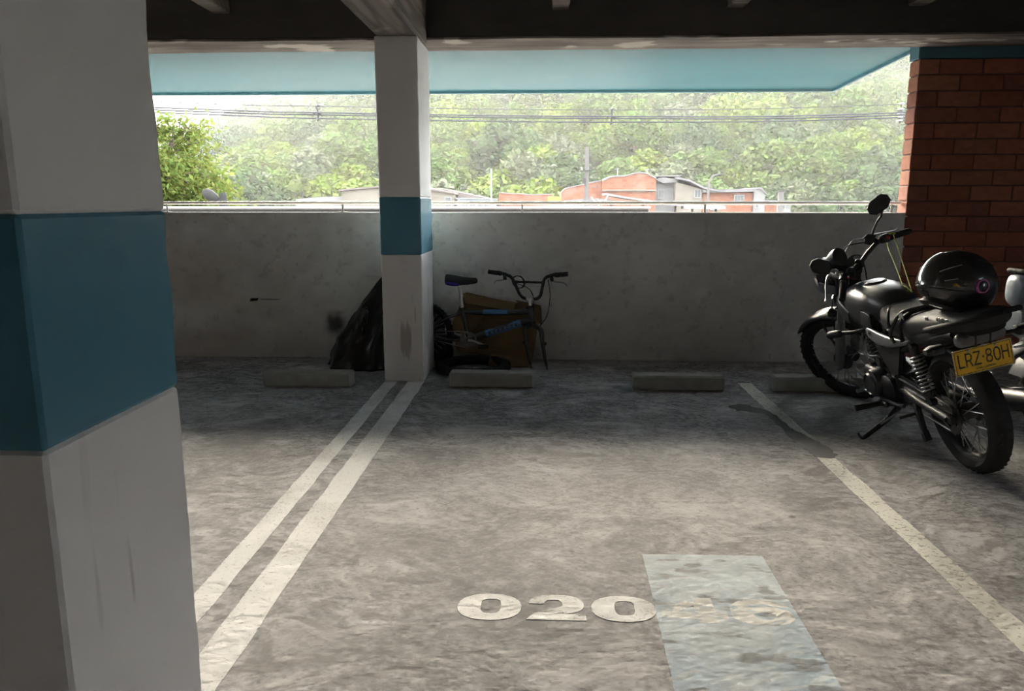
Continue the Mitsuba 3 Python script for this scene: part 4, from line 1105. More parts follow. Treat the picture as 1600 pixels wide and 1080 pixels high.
# front fender: an arc over the tyre
rr = []
for a in np.linspace(math.radians(46), math.radians(152), 22):
    k = (math.degrees(a) - 46) / 106
    q = np.array([math.cos(a), 0, math.sin(a)])
    hw = 0.062 * (0.55 + 0.45 * math.sin(math.pi * min(1, 0.12 + k * 0.9)) ** 0.5)
    r0 = 0.309 + 0.010 * math.sin(math.pi * k)
    rr.append(AXF + q * r0 + sring([0, 0, 0], [0, 1, 0], q, hw, 0.02 if 0.05 < k < 0.95 else 0.008, 2.6, 20, top=0.014))
add('front_fender', loft(rr), 'tank_paint', 50, parent=moto, M=FRONT, label='satin black front fender')
add('fender_bracket', [tube([AXF + [0.0, s * 0.06, 0.29], AXF + [-0.03, s * 0.085, 0.2], AXF + [-0.05, s * 0.088, 0.12]], 0.008, 8) for s in (-1, 1)], 'black_metal', 40, parent=moto, M=FRONT)
# headlight, gauge, signals
HM = FRONT @ frame(SP0 + sax * 0.565 + sfw * 0.155, [0, 1, 0], [0, 0, 1], [1, 0, 0]) @ np.diag([1.12, 1.12, 1.05, 1])
hl = add('headlight', lathe([(0.0, -0.11), (0.045, -0.10), (0.075, -0.06), (0.09, -0.01), (0.094, 0.01), (0.09, 0.02)], 36), 'black_plastic', 40, parent=moto, M=HM)
add('lens', lathe([(0.085, 0.012), (0.08, 0.022), (0.05, 0.036), (0.0, 0.042)], 36), 'lens_dark', 40, parent=hl, M=HM)
add('bezel', ringlathe([(0.094, 0.005), (0.098, 0.015), (0.094, 0.026), (0.085, 0.02)], 36), 'chrome', 40, parent=hl, M=HM)
ss('headlight_bracket', [box(0.04, 0.16, s * 0.1 - 0.003, s * 0.1 + 0.003, 0.52, 0.58, 0.002) for s in (-1, 1)] + [tube([(0.06, 0.1, 0.50), (0.1, 0.06, 0.455), (0.12, 0, 0.445), (0.1, -0.06, 0.455), (0.06, -0.1, 0.5)], 0.007, 8)], 'steel', 40)
GN = unit([-0.80, 0, 0.60])
GM = SF @ frame([0.10, 0.0, 0.70], [0, 1, 0], unit(np.cross(GN, [0, 1, 0])), GN) @ np.diag([1.12, 1.12, 1.0, 1.0])
gg = add('gauge', lathe([(0.0, -0.05), (0.035, -0.048), (0.046, -0.02), (0.05, 0.0), (0.05, 0.014), (0.045, 0.018)], 32), 'black_plastic', 40, parent=moto, M=GM, label='round black instrument')
add('gauge_glass', lathe([(0.044, 0.012), (0.03, 0.016), (0, 0.017)], 32), 'lens_dark', 40, parent=gg, M=GM)
for s in (1, -1):
    ts = ss('turn_signal', [tube([(0.05, s * 0.1, 0.44), (0.055, s * 0.135, 0.435)], 0.008, 8, smooth=False), lathe([(0.0, -0.025), (0.02, -0.02), (0.027, 0.0), (0.027, 0.012)], 20, 'x').apply_translation([0.055, s * 0.15, 0.43])], 'black_plastic', 40)
    ss('lens', lathe([(0.025, 0.01), (0.018, 0.018), (0, 0.022)], 20, 'x').apply_translation([0.055, s * 0.15, 0.43]), 'lens_clear', 40, parent=ts)
# handlebar: up from the clamp, out to the grips
hb = [(0.0, 0.0, 0.665), (0.0, 0.07, 0.665), (-0.005, 0.13, 0.685), (-0.03, 0.20, 0.725), (-0.065, 0.25, 0.735), (-0.12, 0.36, 0.72)]
pts = np.array([(x, -y, z) for x, y, z in hb[::-1]] + hb[1:])
ss('handlebar', tube(pts, 0.0125, 12), 'black_metal', True)
ss('bar_clamp', [rbox(0.045, 0.03, 0.05, 0.01).apply_translation([0.0, s * 0.045, 0.662]) for s in (-1, 1)], 'black_metal', 40)
for s in (1, -1):
    g0, g1 = np.array([-0.066, s * 0.252, 0.735]), np.array([-0.122, s * 0.375, 0.719])
    gd = unit(g1 - g0)
    gp = ss('grip', tube([g0, g0 + gd * 0.006, g0 + gd * 0.01, g1 - gd * 0.008, g1], [0.022, 0.022, 0.0175, 0.0175, 0.014], 18, smooth=False), 'tyre_rubber', 40, label='black rubber grip')
    for k in range(9):
        c = g0 + gd * (0.02 + 0.0115 * k)
        ss('grip_rib', tube([c, c + gd * 0.004], 0.0188, 16, smooth=False), 'tyre_rubber', 40, parent=gp)
    c = g0 - gd * 0.035
    sw = ss('switch_housing', tube([c - gd * 0.024, c - gd * 0.02, c + gd * 0.02, c + gd * 0.024], [0.014, 0.024, 0.026, 0.016], 14, smooth=False), 'black_plastic', 40)
    if s < 0:
        ss('kill_switch', rbox(0.022, 0.02, 0.014, 0.005, 8).apply_translation(c + [-0.02, 0.0, 0.014]), 'red_plastic', 40, parent=sw, label='red switch')
        ss('brake_reservoir', [rbox(0.045, 0.05, 0.035, 0.009).apply_translation([0.005, -0.165, 0.745]), rbox(0.05, 0.055, 0.008, 0.003, 8).apply_translation([0.005, -0.165, 0.766])], 'black_plastic', 40)
    else:
        ss('choke_button', rbox(0.02, 0.018, 0.012, 0.005, 8).apply_translation(c + [-0.018, 0.0, 0.012]), 'red_plastic', 40, parent=sw, label='small red switch')
    lv = [np.array([0.015, s * 0.195, 0.728]), np.array([0.035, s * 0.225, 0.73]), np.array([0.012, s * 0.29, 0.715]), np.array([-0.035, s * 0.37, 0.70]), np.array([-0.045, s * 0.40, 0.70])]
    ss('lever', tube(lv, [0.008, 0.008, 0.006, 0.0055, 0.007], 10), 'chrome' if s > 0 else 'steel', True, label='silver lever')
    ss('lever_perch', tube([(-0.03, s * 0.195, 0.722), (0.0, s * 0.2, 0.728), (0.022, s * 0.205, 0.73)], [0.016, 0.014, 0.011], 12), 'steel' if s > 0 else 'black_metal', 40)
# mirrors, cables
for s, c, base, lab in ((-1, np.array([-0.005, -0.235, 0.937]), np.array([0.0, -0.20, 0.735]), 'right mirror'), (1, np.array([0.05, 0.275, 0.822]), np.array([0.0, 0.2, 0.735]), 'left mirror')):
    wn = unit([-0.42, -0.88, 0.12]) if s < 0 else unit([-0.30, -0.93, 0.15])
    n = np.linalg.inv(SF)[:3, :3] @ wn
    u = unit(np.cross(np.linalg.inv(SF)[:3, :3] @ [0, 0, 1.0], n)); w = np.cross(n, u)
    shape = Polygon([(-0.07, -0.012), (-0.045, -0.04), (0.03, -0.045), (0.068, -0.022), (0.072, 0.015), (0.045, 0.043), (-0.03, 0.043), (-0.064, 0.02)])
    shape = affinity.scale(affinity.rotate(shape.buffer(0.006), 42 if s < 0 else -12, origin=(0, 0)), *((0.84, 0.86) if s < 0 else (0.72, 0.82)), origin=(0, 0))
    M = SF @ frame(c, u, w, n)
    back = loft([np.array([[x * k, y * k, z] for x, y in list(shape.exterior.coords)[:-1]]) for k, z in ((0.55, -0.03), (0.85, -0.022), (1.0, -0.006), (1.0, 0.0), (0.97, 0.003))])
    mk = add('mirror', back, 'black_plastic', 40, parent=moto, M=M, label=lab)
    add('mirror_glass', extrude(shape.buffer(-0.006), 0.001, 0.0028), 'mirror_glass', False, parent=mk, M=M)
    foot = c + (u * (-0.02 * s) - w * 0.05 - n * 0.012 if s < 0 else -u * 0.03 - w * 0.03 - n * 0.015)
    ss('mirror_stem', tube([base, base + [0.006, 0, 0.03], (base * 0.35 + foot * 0.65) + [0.012, 0, 0.0], foot, c - n * 0.015], [0.009, 0.007, 0.006, 0.007, 0.012], 10), 'black_metal' if s < 0 else 'steel', True, parent=mk)
for pts, r in (([(0.02, -0.19, 0.735), (0.10, -0.16, 0.72), (0.12, -0.10, 0.62), (0.06, -0.06, 0.50), (0.0, -0.03, 0.42)], 0.0045), ([(-0.03, -0.20, 0.72), (0.04, -0.17, 0.64), (0.0, -0.12, 0.56), (-0.06, -0.05, 0.46)], 0.004),
               ([(0.02, 0.19, 0.73), (0.09, 0.15, 0.70), (0.10, 0.08, 0.60), (0.05, 0.05, 0.5), (-0.02, 0.03, 0.42)], 0.0045), ([(0.03, -0.165, 0.73), (0.13, -0.12, 0.68), (0.11, -0.1, 0.5), (0.07, -0.1, 0.3), (0.06, -0.095, 0.05)], 0.004),
               ([(0.10, 0.0, 0.66), (0.08, 0.03, 0.58), (0.10, 0.07, 0.4), (0.07, 0.08, 0.2), (0.05, 0.06, 0.03)], 0.0035)):
    ss('control_cable', tube(pts, r, 8), 'cable_silver' if r > 0.0044 else 'black_plastic', True)
bp('wiring', [tube([(0.66, 0.11, 0.58), (0.74, 0.10, 0.50), (0.70, 0.11, 0.44), (0.62, 0.10, 0.45)], 0.005, 8), tube([(0.78, 0.09, 0.57), (0.80, 0.09, 0.44), (0.72, 0.1, 0.36)], 0.004, 8)], 'cable_silver', True)
bp('horn', lathe([(0, -0.02), (0.03, -0.018), (0.04, 0.0), (0.035, 0.01), (0, 0.008)], 24, 'x'), 'engine_metal', 40, M=at(BIKE, [0.97, 0.03, 0.58]))

# helmet on the rear of the seat, facing the wearer's left of the machine
hfw = unit([-0.93, -0.16, 0.30])      # tipped back on the seat
hl_ = unit(np.cross([0, 0, 1.0], hfw)); hu = np.cross(hfw, hl_)
HC = BIKE @ np.array([-0.095, -0.01, 0.885, 1])
HMx = frame(HC[:3], hfw * 0.92, hl_ * 0.95, hu * 0.97)
hel = thing('helmet', 'glossy black full-face helmet with a smoked visor resting on the rear of the motorcycle seat', 'helmet')


def hsurf(az, el, g=1.0):
    """A point of the helmet's skin: az from the face, el upwards."""
    ca, sa, ce, se = np.cos(az), np.sin(az), np.cos(el), np.sin(el)
    rx = np.where(ca > 0, 0.178, 0.172)
    rz = np.where(se > 0, 0.140, 0.150)
    fw = 1 + 0.10 * np.clip(ca, 0, 1) * np.exp(-((el + 0.55) / 0.4) ** 2)
    k = np.maximum(0.86, 1 - 0.25 * np.clip(-se - 0.5, 0, 1))
    return np.stack([rx * ca * ce * fw * g * k, 0.132 * sa * ce * g * k, np.maximum(rz * se * g, -0.125)], -1)


els = np.linspace(-1.25, math.pi / 2 - 0.02, 26)
azs = np.arange(56) * 2 * np.pi / 56
add('shell', loft([hsurf(azs, np.full(56, e)) for e in els]), 'helmet_gloss', True, parent=hel, M=HMx)


def hpatch(az0, az1, elf0, elf1, g0, g1, na=36, ne=14):
    """A patch of the skin between two edges, with thickness."""
    A = np.linspace(az0, az1, na)
    outer = [hsurf(A, elf0(A) + (elf1(A) - elf0(A)) * t, g1) for t in np.linspace(0, 1, ne)]
    inner = [hsurf(A, elf0(A) + (elf1(A) - elf0(A)) * t, g0) for t in np.linspace(0, 1, ne)]
    rings = []
    for o, i in zip(outer, inner):
        rings.append(np.vstack([o, i[::-1]]))
    return loft(rings)


add('visor', hpatch(-1.45, 1.45, lambda a: -0.38 + 0.22 * (np.abs(a) / 1.45) ** 2, lambda a: 0.78 - 0.52 * (np.abs(a) / 1.45) ** 2.5, 1.0, 1.035), 'visor_smoke', 60, parent=hel, M=HMx, label='smoked visor')
add('chin_vent', hpatch(-0.28, 0.28, lambda a: -0.72 + 0 * a, lambda a: -0.55 - 0.06 * np.abs(a), 1.0, 1.02, 14, 5), 'black_plastic', 45, parent=hel, M=HMx)
add('chin_edge', hpatch(-1.2, 1.2, lambda a: -0.46 + 0.2 * (np.abs(a) / 1.45) ** 2, lambda a: -0.41 + 0.2 * (np.abs(a) / 1.45) ** 2, 1.0, 1.03, 30, 4), 'black_plastic', 45, parent=hel, M=HMx)
for s in (-1, 1):
    add('top_vent', hpatch(*(sorted((s * 1.2, s * 2.3))), lambda a: 0.80 + 0 * a, lambda a: 0.92 - 0.08 * (np.abs(a) - 1.75) ** 2, 1.0, 1.02, 16, 5), 'black_plastic', 45, parent=hel, M=HMx)
    pv = hsurf(np.array([s * 1.62]), np.array([0.02]), 1.0)[0]
    nv_ = unit([0.0, s, 0.05])
    xx = unit(np.cross([0, 0, 1.0], nv_))
    PMx = HMx @ frame(pv - nv_ * 0.006, xx, np.cross(nv_, xx), nv_)
    pc = add('pivot_cover', lathe([(0.024, 0), (0.024, 0.012), (0.018, 0.016), (0, 0.017)], 32), 'helmet_gloss', 40, parent=hel, M=PMx)
    add('ring', ringlathe([(0.030, 0.004), (0.030, 0.014), (0.024, 0.016), (0.024, 0.004)], 40), 'pink_ring', 40, parent=pc, M=PMx, label='pink ring around the visor pivot')
    for k, (a0, e0, a1, e1, w, m) in enumerate([(0.50, 0.08, 0.95, 0.46, 0.0024, 'chrome'), (0.72, -0.14, 1.0, 0.02, 0.002, 'chrome')]):
        q = [hsurf(np.array([s * (a0 + (a1 - a0) * t)]), np.array([e0 + (e1 - e0) * t]), 1.037)[0] for t in np.linspace(0, 1, 6)]
        add('visor_line', tube(q, w, 6), 'steel', 40, parent=hel, M=HMx, label='thin bright line on the visor' if k == 0 else None)
    q = [hsurf(np.array([s * (0.95 + 0.5 * t)]), np.array([-0.2 + 0.16 * t + 0.03 * math.sin(t * 14)]), 1.012)[0] for t in np.linspace(0, 1, 12)]
    add('gold_mark', tube(q, [0.007, 0.008, 0.007, 0.006, 0.004, 0.003, 0.004, 0.003, 0.003, 0.002, 0.003, 0.002], 6), 'gold', 40, parent=hel, M=HMx, label='small gold mark on the side')
add('neck_roll', ringlathe([(0.118, -0.118), (0.105, -0.128), (0.095, -0.118), (0.1, -0.1)], 40), 'black_plastic', 40, parent=hel, M=HMx @ np.diag([1.18, 0.92, 1.0, 1.0]))

# yellow-green cord tied from the right grip to the tank
ga = SF @ np.array([-0.075, -0.268, 0.758, 1]); gb = SF @ np.array([-0.065, -0.232, 0.70, 1]); gt = SF @ np.array([-0.06, -0.235, 0.765, 1])
ea = BIKE @ np.array([0.455, -0.06, 0.772, 1]); eb = BIKE @ np.array([0.545, -0.06, 0.80, 1])
add('cord', [tube([gt[:3], ga[:3], (ga[:3] * 0.93 + ea[:3] * 0.07), (ga[:3] + ea[:3]) / 2, ea[:3]], 0.003, 8), tube([gt[:3], ga[:3] + [0.015, 0.0, -0.01], gb[:3], (gb[:3] + eb[:3]) / 2, eb[:3]], 0.0028, 8), tube([eb[:3], (ea[:3] + eb[:3]) / 2 + [0, 0, 0.004], ea[:3]], 0.0028, 8)], 'strap_yellow', True, label='thin yellow-green cord looped from the right handlebar grip down to the tank', cat='cord')

# ------------------------------------------------------------------ scooter at the right edge, its tail towards the motorcycle
mat('scooter_grey', (0.20, 0.235, 0.27), 0.4, spec=0.5, coat=0.15)
mat('scooter_dark', (0.05, 0.06, 0.07), 0.45)
sco = thing('scooter', 'blue-grey scooter cut off by the right edge of the photo', 'scooter')
SM = frame([2.375, 4.0, 0.0], [1, 0, 0], [0, 1, 0], [0, 0, 1])


def sp_(name, mesh, bsdf, smooth=40, parent=None, label=None, M=SM):
    return add(name, mesh, bsdf, smooth, parent=parent or sco, label=label, M=M)


def body(secs, e=2.8, n=28, k=5):
    r = np.array([sring([x, 0, z], [0, 1, 0], [0, 0, 1], a, lo, e, n, top=hi) for x, z, a, lo, hi in secs])
    return loft(list(np.array([spline(r[:, i], k) for i in range(n)]).transpose(1, 0, 2)))


wheel(sco, at(SM, [0.34, 0, 0.245]), 0.245, 0.055, 0.06, 12, 0.05, 0.05, False)
wheel(sco, at(SM, [1.58, 0, 0.235]), 0.235, 0.05, 0.055, 12, 0.05, 0.05, True)
sp_('tail_panel', body([(-0.01, 0.76, 0.03, 0.03, 0.05), (0.02, 0.755, 0.09, 0.08, 0.085), (0.12, 0.74, 0.15, 0.09, 0.07), (0.4, 0.70, 0.17, 0.1, 0.05), (0.62, 0.66, 0.15, 0.1, 0.04)]), 'scooter_grey', True, label='blue-grey tail panel')
sp_('lower_panel', body([(0.015, 0.61, 0.05, 0.05, 0.05), (0.04, 0.60, 0.10, 0.07, 0.07), (0.2, 0.57, 0.17, 0.12, 0.08), (0.5, 0.52, 0.19, 0.15, 0.1), (0.72, 0.48, 0.17, 0.16, 0.1)]), 'scooter_grey', True, label='lower blue-grey side panel')
sp_('under_panel', body([(0.10, 0.46, 0.06, 0.06, 0.06), (0.2, 0.45, 0.11, 0.08, 0.08), (0.5, 0.42, 0.14, 0.1, 0.1), (0.74, 0.4, 0.14, 0.1, 0.1)]), 'scooter_dark', True)
sp_('seat', body([(0.10, 0.83, 0.06, 0.02, 0.02), (0.16, 0.83, 0.13, 0.03, 0.04), (0.4, 0.79, 0.15, 0.05, 0.05), (0.7, 0.75, 0.14, 0.05, 0.05), (0.85, 0.72, 0.08, 0.04, 0.03)]), 'seat_vinyl', True)
sp_('grab_rail', [tube([(0.25, s * 0.16, 0.80), (0.1, s * 0.15, 0.83), (0.02, s * 0.08, 0.855), (0.01, 0, 0.858)], 0.012, 10) for s in (-1, 1)], 'matte_black')
sp_('tail_light', rbox(0.05, 0.13, 0.05, 0.015), 'lens_dark', M=at(SM, [0.045, 0, 0.71]))
sp_('mud_flap', [tube([(0.14, 0, 0.50), (0.04, 0, 0.44), (-0.08, 0, 0.375), (-0.17, 0, 0.345)], [0.05, 0.075, 0.085, 0.06], 16, ry=0.22), loft([sring(np.array([0.34, 0, 0.245]) + np.array([-math.cos(a), 0, math.sin(a)]) * 0.275, [0, 1, 0], [-math.cos(a), 0, math.sin(a)], 0.07, 0.008, 3, 14) for a in np.linspace(0.25, 2.2, 14)])], 'scooter_dark', label='dark rear mudguard')
sp_('muffler', [tube([(-0.125, -0.17, 0.235), (-0.12, -0.17, 0.235), (-0.10, -0.17, 0.235), (0.3, -0.17, 0.225), (0.36, -0.165, 0.22), (0.42, -0.14, 0.215)], [0.03, 0.055, 0.062, 0.062, 0.05, 0.02], 22, smooth=False), tube([(0.42, -0.14, 0.215), (0.55, -0.1, 0.26), (0.62, -0.03, 0.3)], 0.016, 10)], 'black_metal', label='black muffler')
shd = loft([sring([x, -0.18, 0.283], [0, 1, 0], [0, 0, 1], 0.026, 0.012, 2.4, 18) for x in (-0.115, -0.11, 0.28, 0.285)])
sp_('heat_shield', shd, 'chrome', label='bright chrome heat shield')
sp_('peg', tube([(0.10, -0.13, 0.53), (0.04, -0.2, 0.525), (-0.09, -0.22, 0.505)], [0.01, 0.008, 0.006], 8), 'steel', label='thin metal passenger peg')
sp_('swingarm', [cyl((0.34, -0.09, 0.245), (0.34, 0.1, 0.245), 0.014, 10), tube([(0.34, 0.1, 0.245), (0.6, 0.1, 0.32), (0.8, 0.05, 0.36)], 0.03, 10)], 'engine_metal')
sp_('shock_absorber', tube([(0.3, -0.11, 0.26), (0.36, -0.12, 0.58)], 0.022, 12, smooth=False), 'black_metal')
sp_('floorboard', body([(0.70, 0.34, 0.16, 0.05, 0.04), (0.9, 0.31, 0.17, 0.05, 0.03), (1.15, 0.33, 0.16, 0.05, 0.04), (1.25, 0.42, 0.14, 0.08, 0.05)]), 'scooter_dark', True)
sp_('leg_shield', loft([sring([1.22 + 0.16 * (1 - t), 0, 0.40 + 0.52 * t], [0, 1, 0], [1, 0, 0.3], 0.20 - 0.06 * t, 0.05, 3, 24) for t in np.linspace(0, 1, 8)]), 'scooter_grey', True)
sp_('fork', [tube([(1.58, s * 0.075, 0.235), (1.42, s * 0.075, 0.62)], 0.02, 12, smooth=False) for s in (-1, 1)], 'fork_metal')
sp_('front_mudguard', loft([sring(np.array([1.58, 0, 0.235]) + np.array([math.cos(a), 0, math.sin(a)]) * 0.262, [0, 1, 0], [math.cos(a), 0, math.sin(a)], 0.07, 0.008, 3, 14) for a in np.linspace(0.3, 2.4, 14)]), 'scooter_grey', True)
sp_('handlebar', tube([(1.10, -0.33, 0.98), (1.2, -0.2, 1.0), (1.25, 0, 0.97), (1.2, 0.2, 1.0), (1.10, 0.33, 0.98)], 0.014, 10), 'black_metal', True)
sp_('headlight', rbox(0.14, 0.22, 0.14, 0.05), 'scooter_grey', M=at(SM, [1.3, 0, 0.96]))
sp_('centre_stand', [tube([(0.62, s * 0.08, 0.33), (0.52, s * 0.14, 0.02)], 0.012, 8, smooth=False) for s in (-1, 1)] + [cyl((0.52, -0.17, 0.014), (0.52, 0.17, 0.014), 0.013, 8)], 'black_metal')

# ------------------------------------------------------------------ bicycle without its front wheel, leaning on the parapet
mat('bike_paint', (0.035, 0.036, 0.04), 0.4, spec=0.6)
mat('decal_blue', (0.05, 0.17, 0.36), 0.45)
mat('saddle_blue', (0.03, 0.03, 0.30), 0.5)
bmx = thing('bicycle', 'small black bicycle with blue decals and no front wheel leaning against the parapet', 'bicycle')


def B(x, z, dy=0.0):
    """A point of the bicycle's plane, which leans towards the wall and runs closer to it at the rear."""
    return np.array([x, 5.47 - 0.19 * (x + 0.1) + 0.10 * (z - 0.2) + dy, z])


def bb(name, mesh, bsdf='bike_paint', smooth=40, parent=None, label=None):
    return add(name, mesh, bsdf, smooth, parent=parent or bmx, label=label)


HT, HB, BBK, STT = B(-0.107, 0.452), B(-0.093, 0.345), B(-0.56, 0.205), B(-0.607, 0.425)
RD = B(-0.91, 0.24)
bb('frame', [cyl(HT, HB, 0.021, 16), tube([B(-0.607, 0.405), B(-0.36, 0.405), B(-0.11, 0.425)], [0.016, 0.019, 0.021], 14), tube([BBK, B(-0.34, 0.285), B(-0.10, 0.365)], [0.022, 0.026, 0.026], 14), cyl(BBK, STT, 0.016, 14),
             tube([B(-0.605, 0.40), B(-0.75, 0.345, -0.045), RD + [0, -0.05, 0]], 0.009, 10), tube([B(-0.605, 0.40), B(-0.75, 0.345, 0.045), RD + [0, 0.05, 0]], 0.009, 10),
             tube([BBK, B(-0.7, 0.205, -0.045), RD + [0, -0.05, 0]], 0.010, 10), tube([BBK, B(-0.7, 0.205, 0.045), RD + [0, 0.05, 0]], 0.010, 10), cyl(BBK - [0, 0.038, 0], BBK + [0, 0.038, 0], 0.023, 16)])
# decals: thin sleeves with raised lettering-like bars on the tubes
bb('decal', [tube([B(-0.45, 0.4075, -0.0), B(-0.27, 0.4135, -0.0)], [0.0205, 0.0215], 14, smooth=False)], 'decal_blue', label='blue decal on the top tube')
bb('decal', [tube([B(-0.43, 0.252), B(-0.17, 0.342)], [0.0265, 0.0272], 14, smooth=False)], 'decal_blue', label='blue decal along the down tube')
for k in range(7):
    a = B(-0.40 + 0.032 * k, 0.2625 + 0.0111 * k, -0.0265)
    bb('decal_letter', box(a[0] - 0.010, a[0] + 0.010, a[1] - 0.002, a[1] + 0.003, a[2] - 0.012, a[2] + 0.012, 0.003), 'bike_paint', False)
bb('seat_post', cyl(B(-0.606, 0.42), B(-0.632, 0.60), 0.0125, 14), 'chrome', label='chrome seat post')
bb('seat_clamp', cyl(B(-0.6055, 0.415), B(-0.609, 0.435), 0.02, 14), 'black_metal')
sdl = [(-0.735, 0.648, 0.06, 0.02, 0.022), (-0.72, 0.645, 0.075, 0.03, 0.025), (-0.66, 0.64, 0.07, 0.035, 0.022), (-0.58, 0.636, 0.04, 0.03, 0.02), (-0.515, 0.638, 0.026, 0.024, 0.016), (-0.495, 0.638, 0.014, 0.014, 0.01)]
rg = np.array([sring(B(x, z), [0, 1, 0.15], [0, -0.15, 1], a, lo, 2.6, 24, top=hi) for x, z, a, lo, hi in sdl])
sd = bb('saddle', loft(list(np.array([spline(rg[:, i], 5) for i in range(24)]).transpose(1, 0, 2))), 'seat_vinyl', True, label='black saddle')
rg = np.array([sring(B(x, z - 0.008), [0, 1, 0.15], [0, -0.15, 1], a + 0.003, lo, 2.6, 24, top=0.006) for x, z, a, lo, hi in sdl[:3]] + [sring(B(-0.60, 0.622), [0, 1, 0.15], [0, -0.15, 1], 0.03, 0.012, 2.6, 24, top=0.006)])
bb('saddle_skirt', loft(list(np.array([spline(rg[:, i], 5) for i in range(24)]).transpose(1, 0, 2))), 'saddle_blue', True, parent=sd, label='blue rear side of the saddle')
bb('saddle_rails', [tube([B(-0.70, 0.62, d), B(-0.64, 0.603, d * 0.6), B(-0.56, 0.618, d * 0.5)], 0.004, 6) for d in (-0.03, 0.03)], 'steel', parent=sd)
# fork and bars turned across the frame
stx = unit(HT - HB)
acr = unit([0.96, -0.28, 0.0])
fwd_ = unit(np.cross(acr, stx))
CR = HB - stx * 0.03
for s, ln in ((-1, 1), (1, 1)):
    p = CR + acr * 0.055 * s
    bb('fork_blade', [tube([CR + acr * 0.012 * s + stx * 0.012, p + acr * 0.004 * s - stx * 0.02, p + acr * 0.006 * s - stx * 0.10, p + acr * (0.004 + 0.002) * s - stx * 0.225 - fwd_ * 0.012, p + acr * 0.006 * s - stx * 0.285 - fwd_ * 0.03], [0.016, 0.018, 0.0165, 0.012, 0.009], 12),
                      box(-0.012, 0.012, -0.003, 0.003, -0.018, 0.012, 0.002).apply_transform(frame(p + acr * 0.006 * s - stx * 0.295 - fwd_ * 0.032, fwd_, acr, stx))], 'bike_paint')
    bb('brake_boss', cyl(p - stx * 0.12 + fwd_ * 0.0 + acr * 0.01 * s, p - stx * 0.12 + acr * 0.034 * s, 0.010, 10), 'black_metal')
bb('headset', [cyl(HB - stx * 0.012, HB + stx * 0.006, 0.026, 18), cyl(HT - stx * 0.006, HT + stx * 0.014, 0.026, 18)], 'black_metal')
ST = HT + stx * 0.055
stem = bb('stem', [cyl(HT, ST, 0.0125, 14), rbox(0.05, 0.055, 0.042, 0.012).apply_transform(frame(ST + stx * 0.012 - fwd_ * 0.02, acr, fwd_, stx))], 'chrome', label='chrome stem clamp')
BO = ST + stx * 0.012 - fwd_ * 0.035
prof = [(0.0, 0.0), (0.045, -0.002), (0.078, 0.025), (0.105, 0.10), (0.125, 0.145), (0.17, 0.170), (0.23, 0.178), (0.295, 0.184)]
hp = [BO - acr * x + stx * z for x, z in prof[::-1]] + [BO + acr * x + stx * z for x, z in prof[1:]]
bb('handlebar', tube(hp, 0.0115, 12), 'black_metal', True)
bb('crossbar', cyl(BO - acr * 0.112 + stx * 0.118, BO + acr * 0.112 + stx * 0.118, 0.0085, 12), 'black_metal')
for s in (-1, 1):
    a, b = BO + s * acr * 0.205 + stx * 0.175, BO + s * acr * 0.30 + stx * 0.1845
    bb('grip', tube([a, a + (b - a) * 0.05, b - (b - a) * 0.03, b], [0.019, 0.0165, 0.0165, 0.018], 16, smooth=False), 'tyre_rubber', label='black grip')
    c = BO + s * acr * 0.178 + stx * 0.17
    bb('lever_clamp', [rbox(0.022, 0.03, 0.05, 0.008).apply_transform(frame(c - stx * 0.018, acr, fwd_, stx))], 'black_plastic')
    bb('brake_lever', tube([c - stx * 0.035, c - stx * 0.045 + acr * 0.03 * s - fwd_ * 0.01, c - stx * 0.05 + acr * 0.075 * s - fwd_ * 0.03, c - stx * 0.07 + acr * 0.10 * s - fwd_ * 0.035], [0.006, 0.006, 0.005, 0.004], 8), 'steel', True, label='bare metal brake lever')
tt = np.linspace(0, 4 * np.pi * 1.5, 90)
coil = np.array([BO - acr * (0.09 + 0.045 * math.cos(t)) + stx * (0.115 + 0.045 * math.sin(t)) - fwd_ * (0.02 + 0.002 * t) for t in tt])
bb('brake_cable', [tube(coil, 0.003, 6, smooth=False), tube([coil[-1], BO + stx * 0.04 - fwd_ * 0.05, HB - fwd_ * 0.03], 0.003, 6), tube([BO + acr * 0.15 + stx * 0.14, BO + acr * 0.135 + stx * 0.02 - fwd_ * 0.05, HT + acr * 0.12 - stx * 0.05, HB + acr * 0.05 - stx * 0.03], 0.003, 6)], 'black_plastic', True)
# crank and chainring
CQ = BBK + [0, -0.045, 0]
cr_ = Polygon([((0.06 if k % 2 else 0.066) * math.cos(2 * math.pi * k / 56), (0.06 if k % 2 else 0.066) * math.sin(2 * math.pi * k / 56)) for k in range(56)]).difference(Point(0, 0).buffer(0.02))
for k in range(4):
    cr_ = cr_.difference(Point(0.038 * math.cos(k * 1.571 + 0.4), 0.038 * math.sin(k * 1.571 + 0.4)).buffer(0.012))
bb('chainring', rot(extrude(cr_, 0.004), 90, [1, 0, 0]).apply_translation(CQ + [0, 0.008, 0]), 'engine_metal', False, label='dark metal chainring')
bb('crank', [tube([CQ, CQ + [0.04, -0.004, -0.005], CQ + [0.115, -0.006, -0.035]], [0.014, 0.010, 0.011], 10), tube([BBK + [0, 0.045, 0], BBK + [-0.115, 0.05, 0.035]], [0.014, 0.011], 10, smooth=False)], 'steel', label='steel crank arm')
bb('pedal', [rbox(0.07, 0.075, 0.02, 0.006).apply_translation(CQ + [0.115, -0.055, -0.035]), rbox(0.07, 0.075, 0.02, 0.006).apply_translation(BBK + [-0.115, 0.085, 0.035])], 'black_plastic')
bb('chain', [tube([CQ + [0.0, 0.006, 0.062], RD + [0, -0.03, 0.025]], 0.0035, 6, smooth=False), tube([CQ + [0.0, 0.006, -0.062], RD + [0, -0.03, -0.025]], 0.0035, 6, smooth=False)], 'steel')
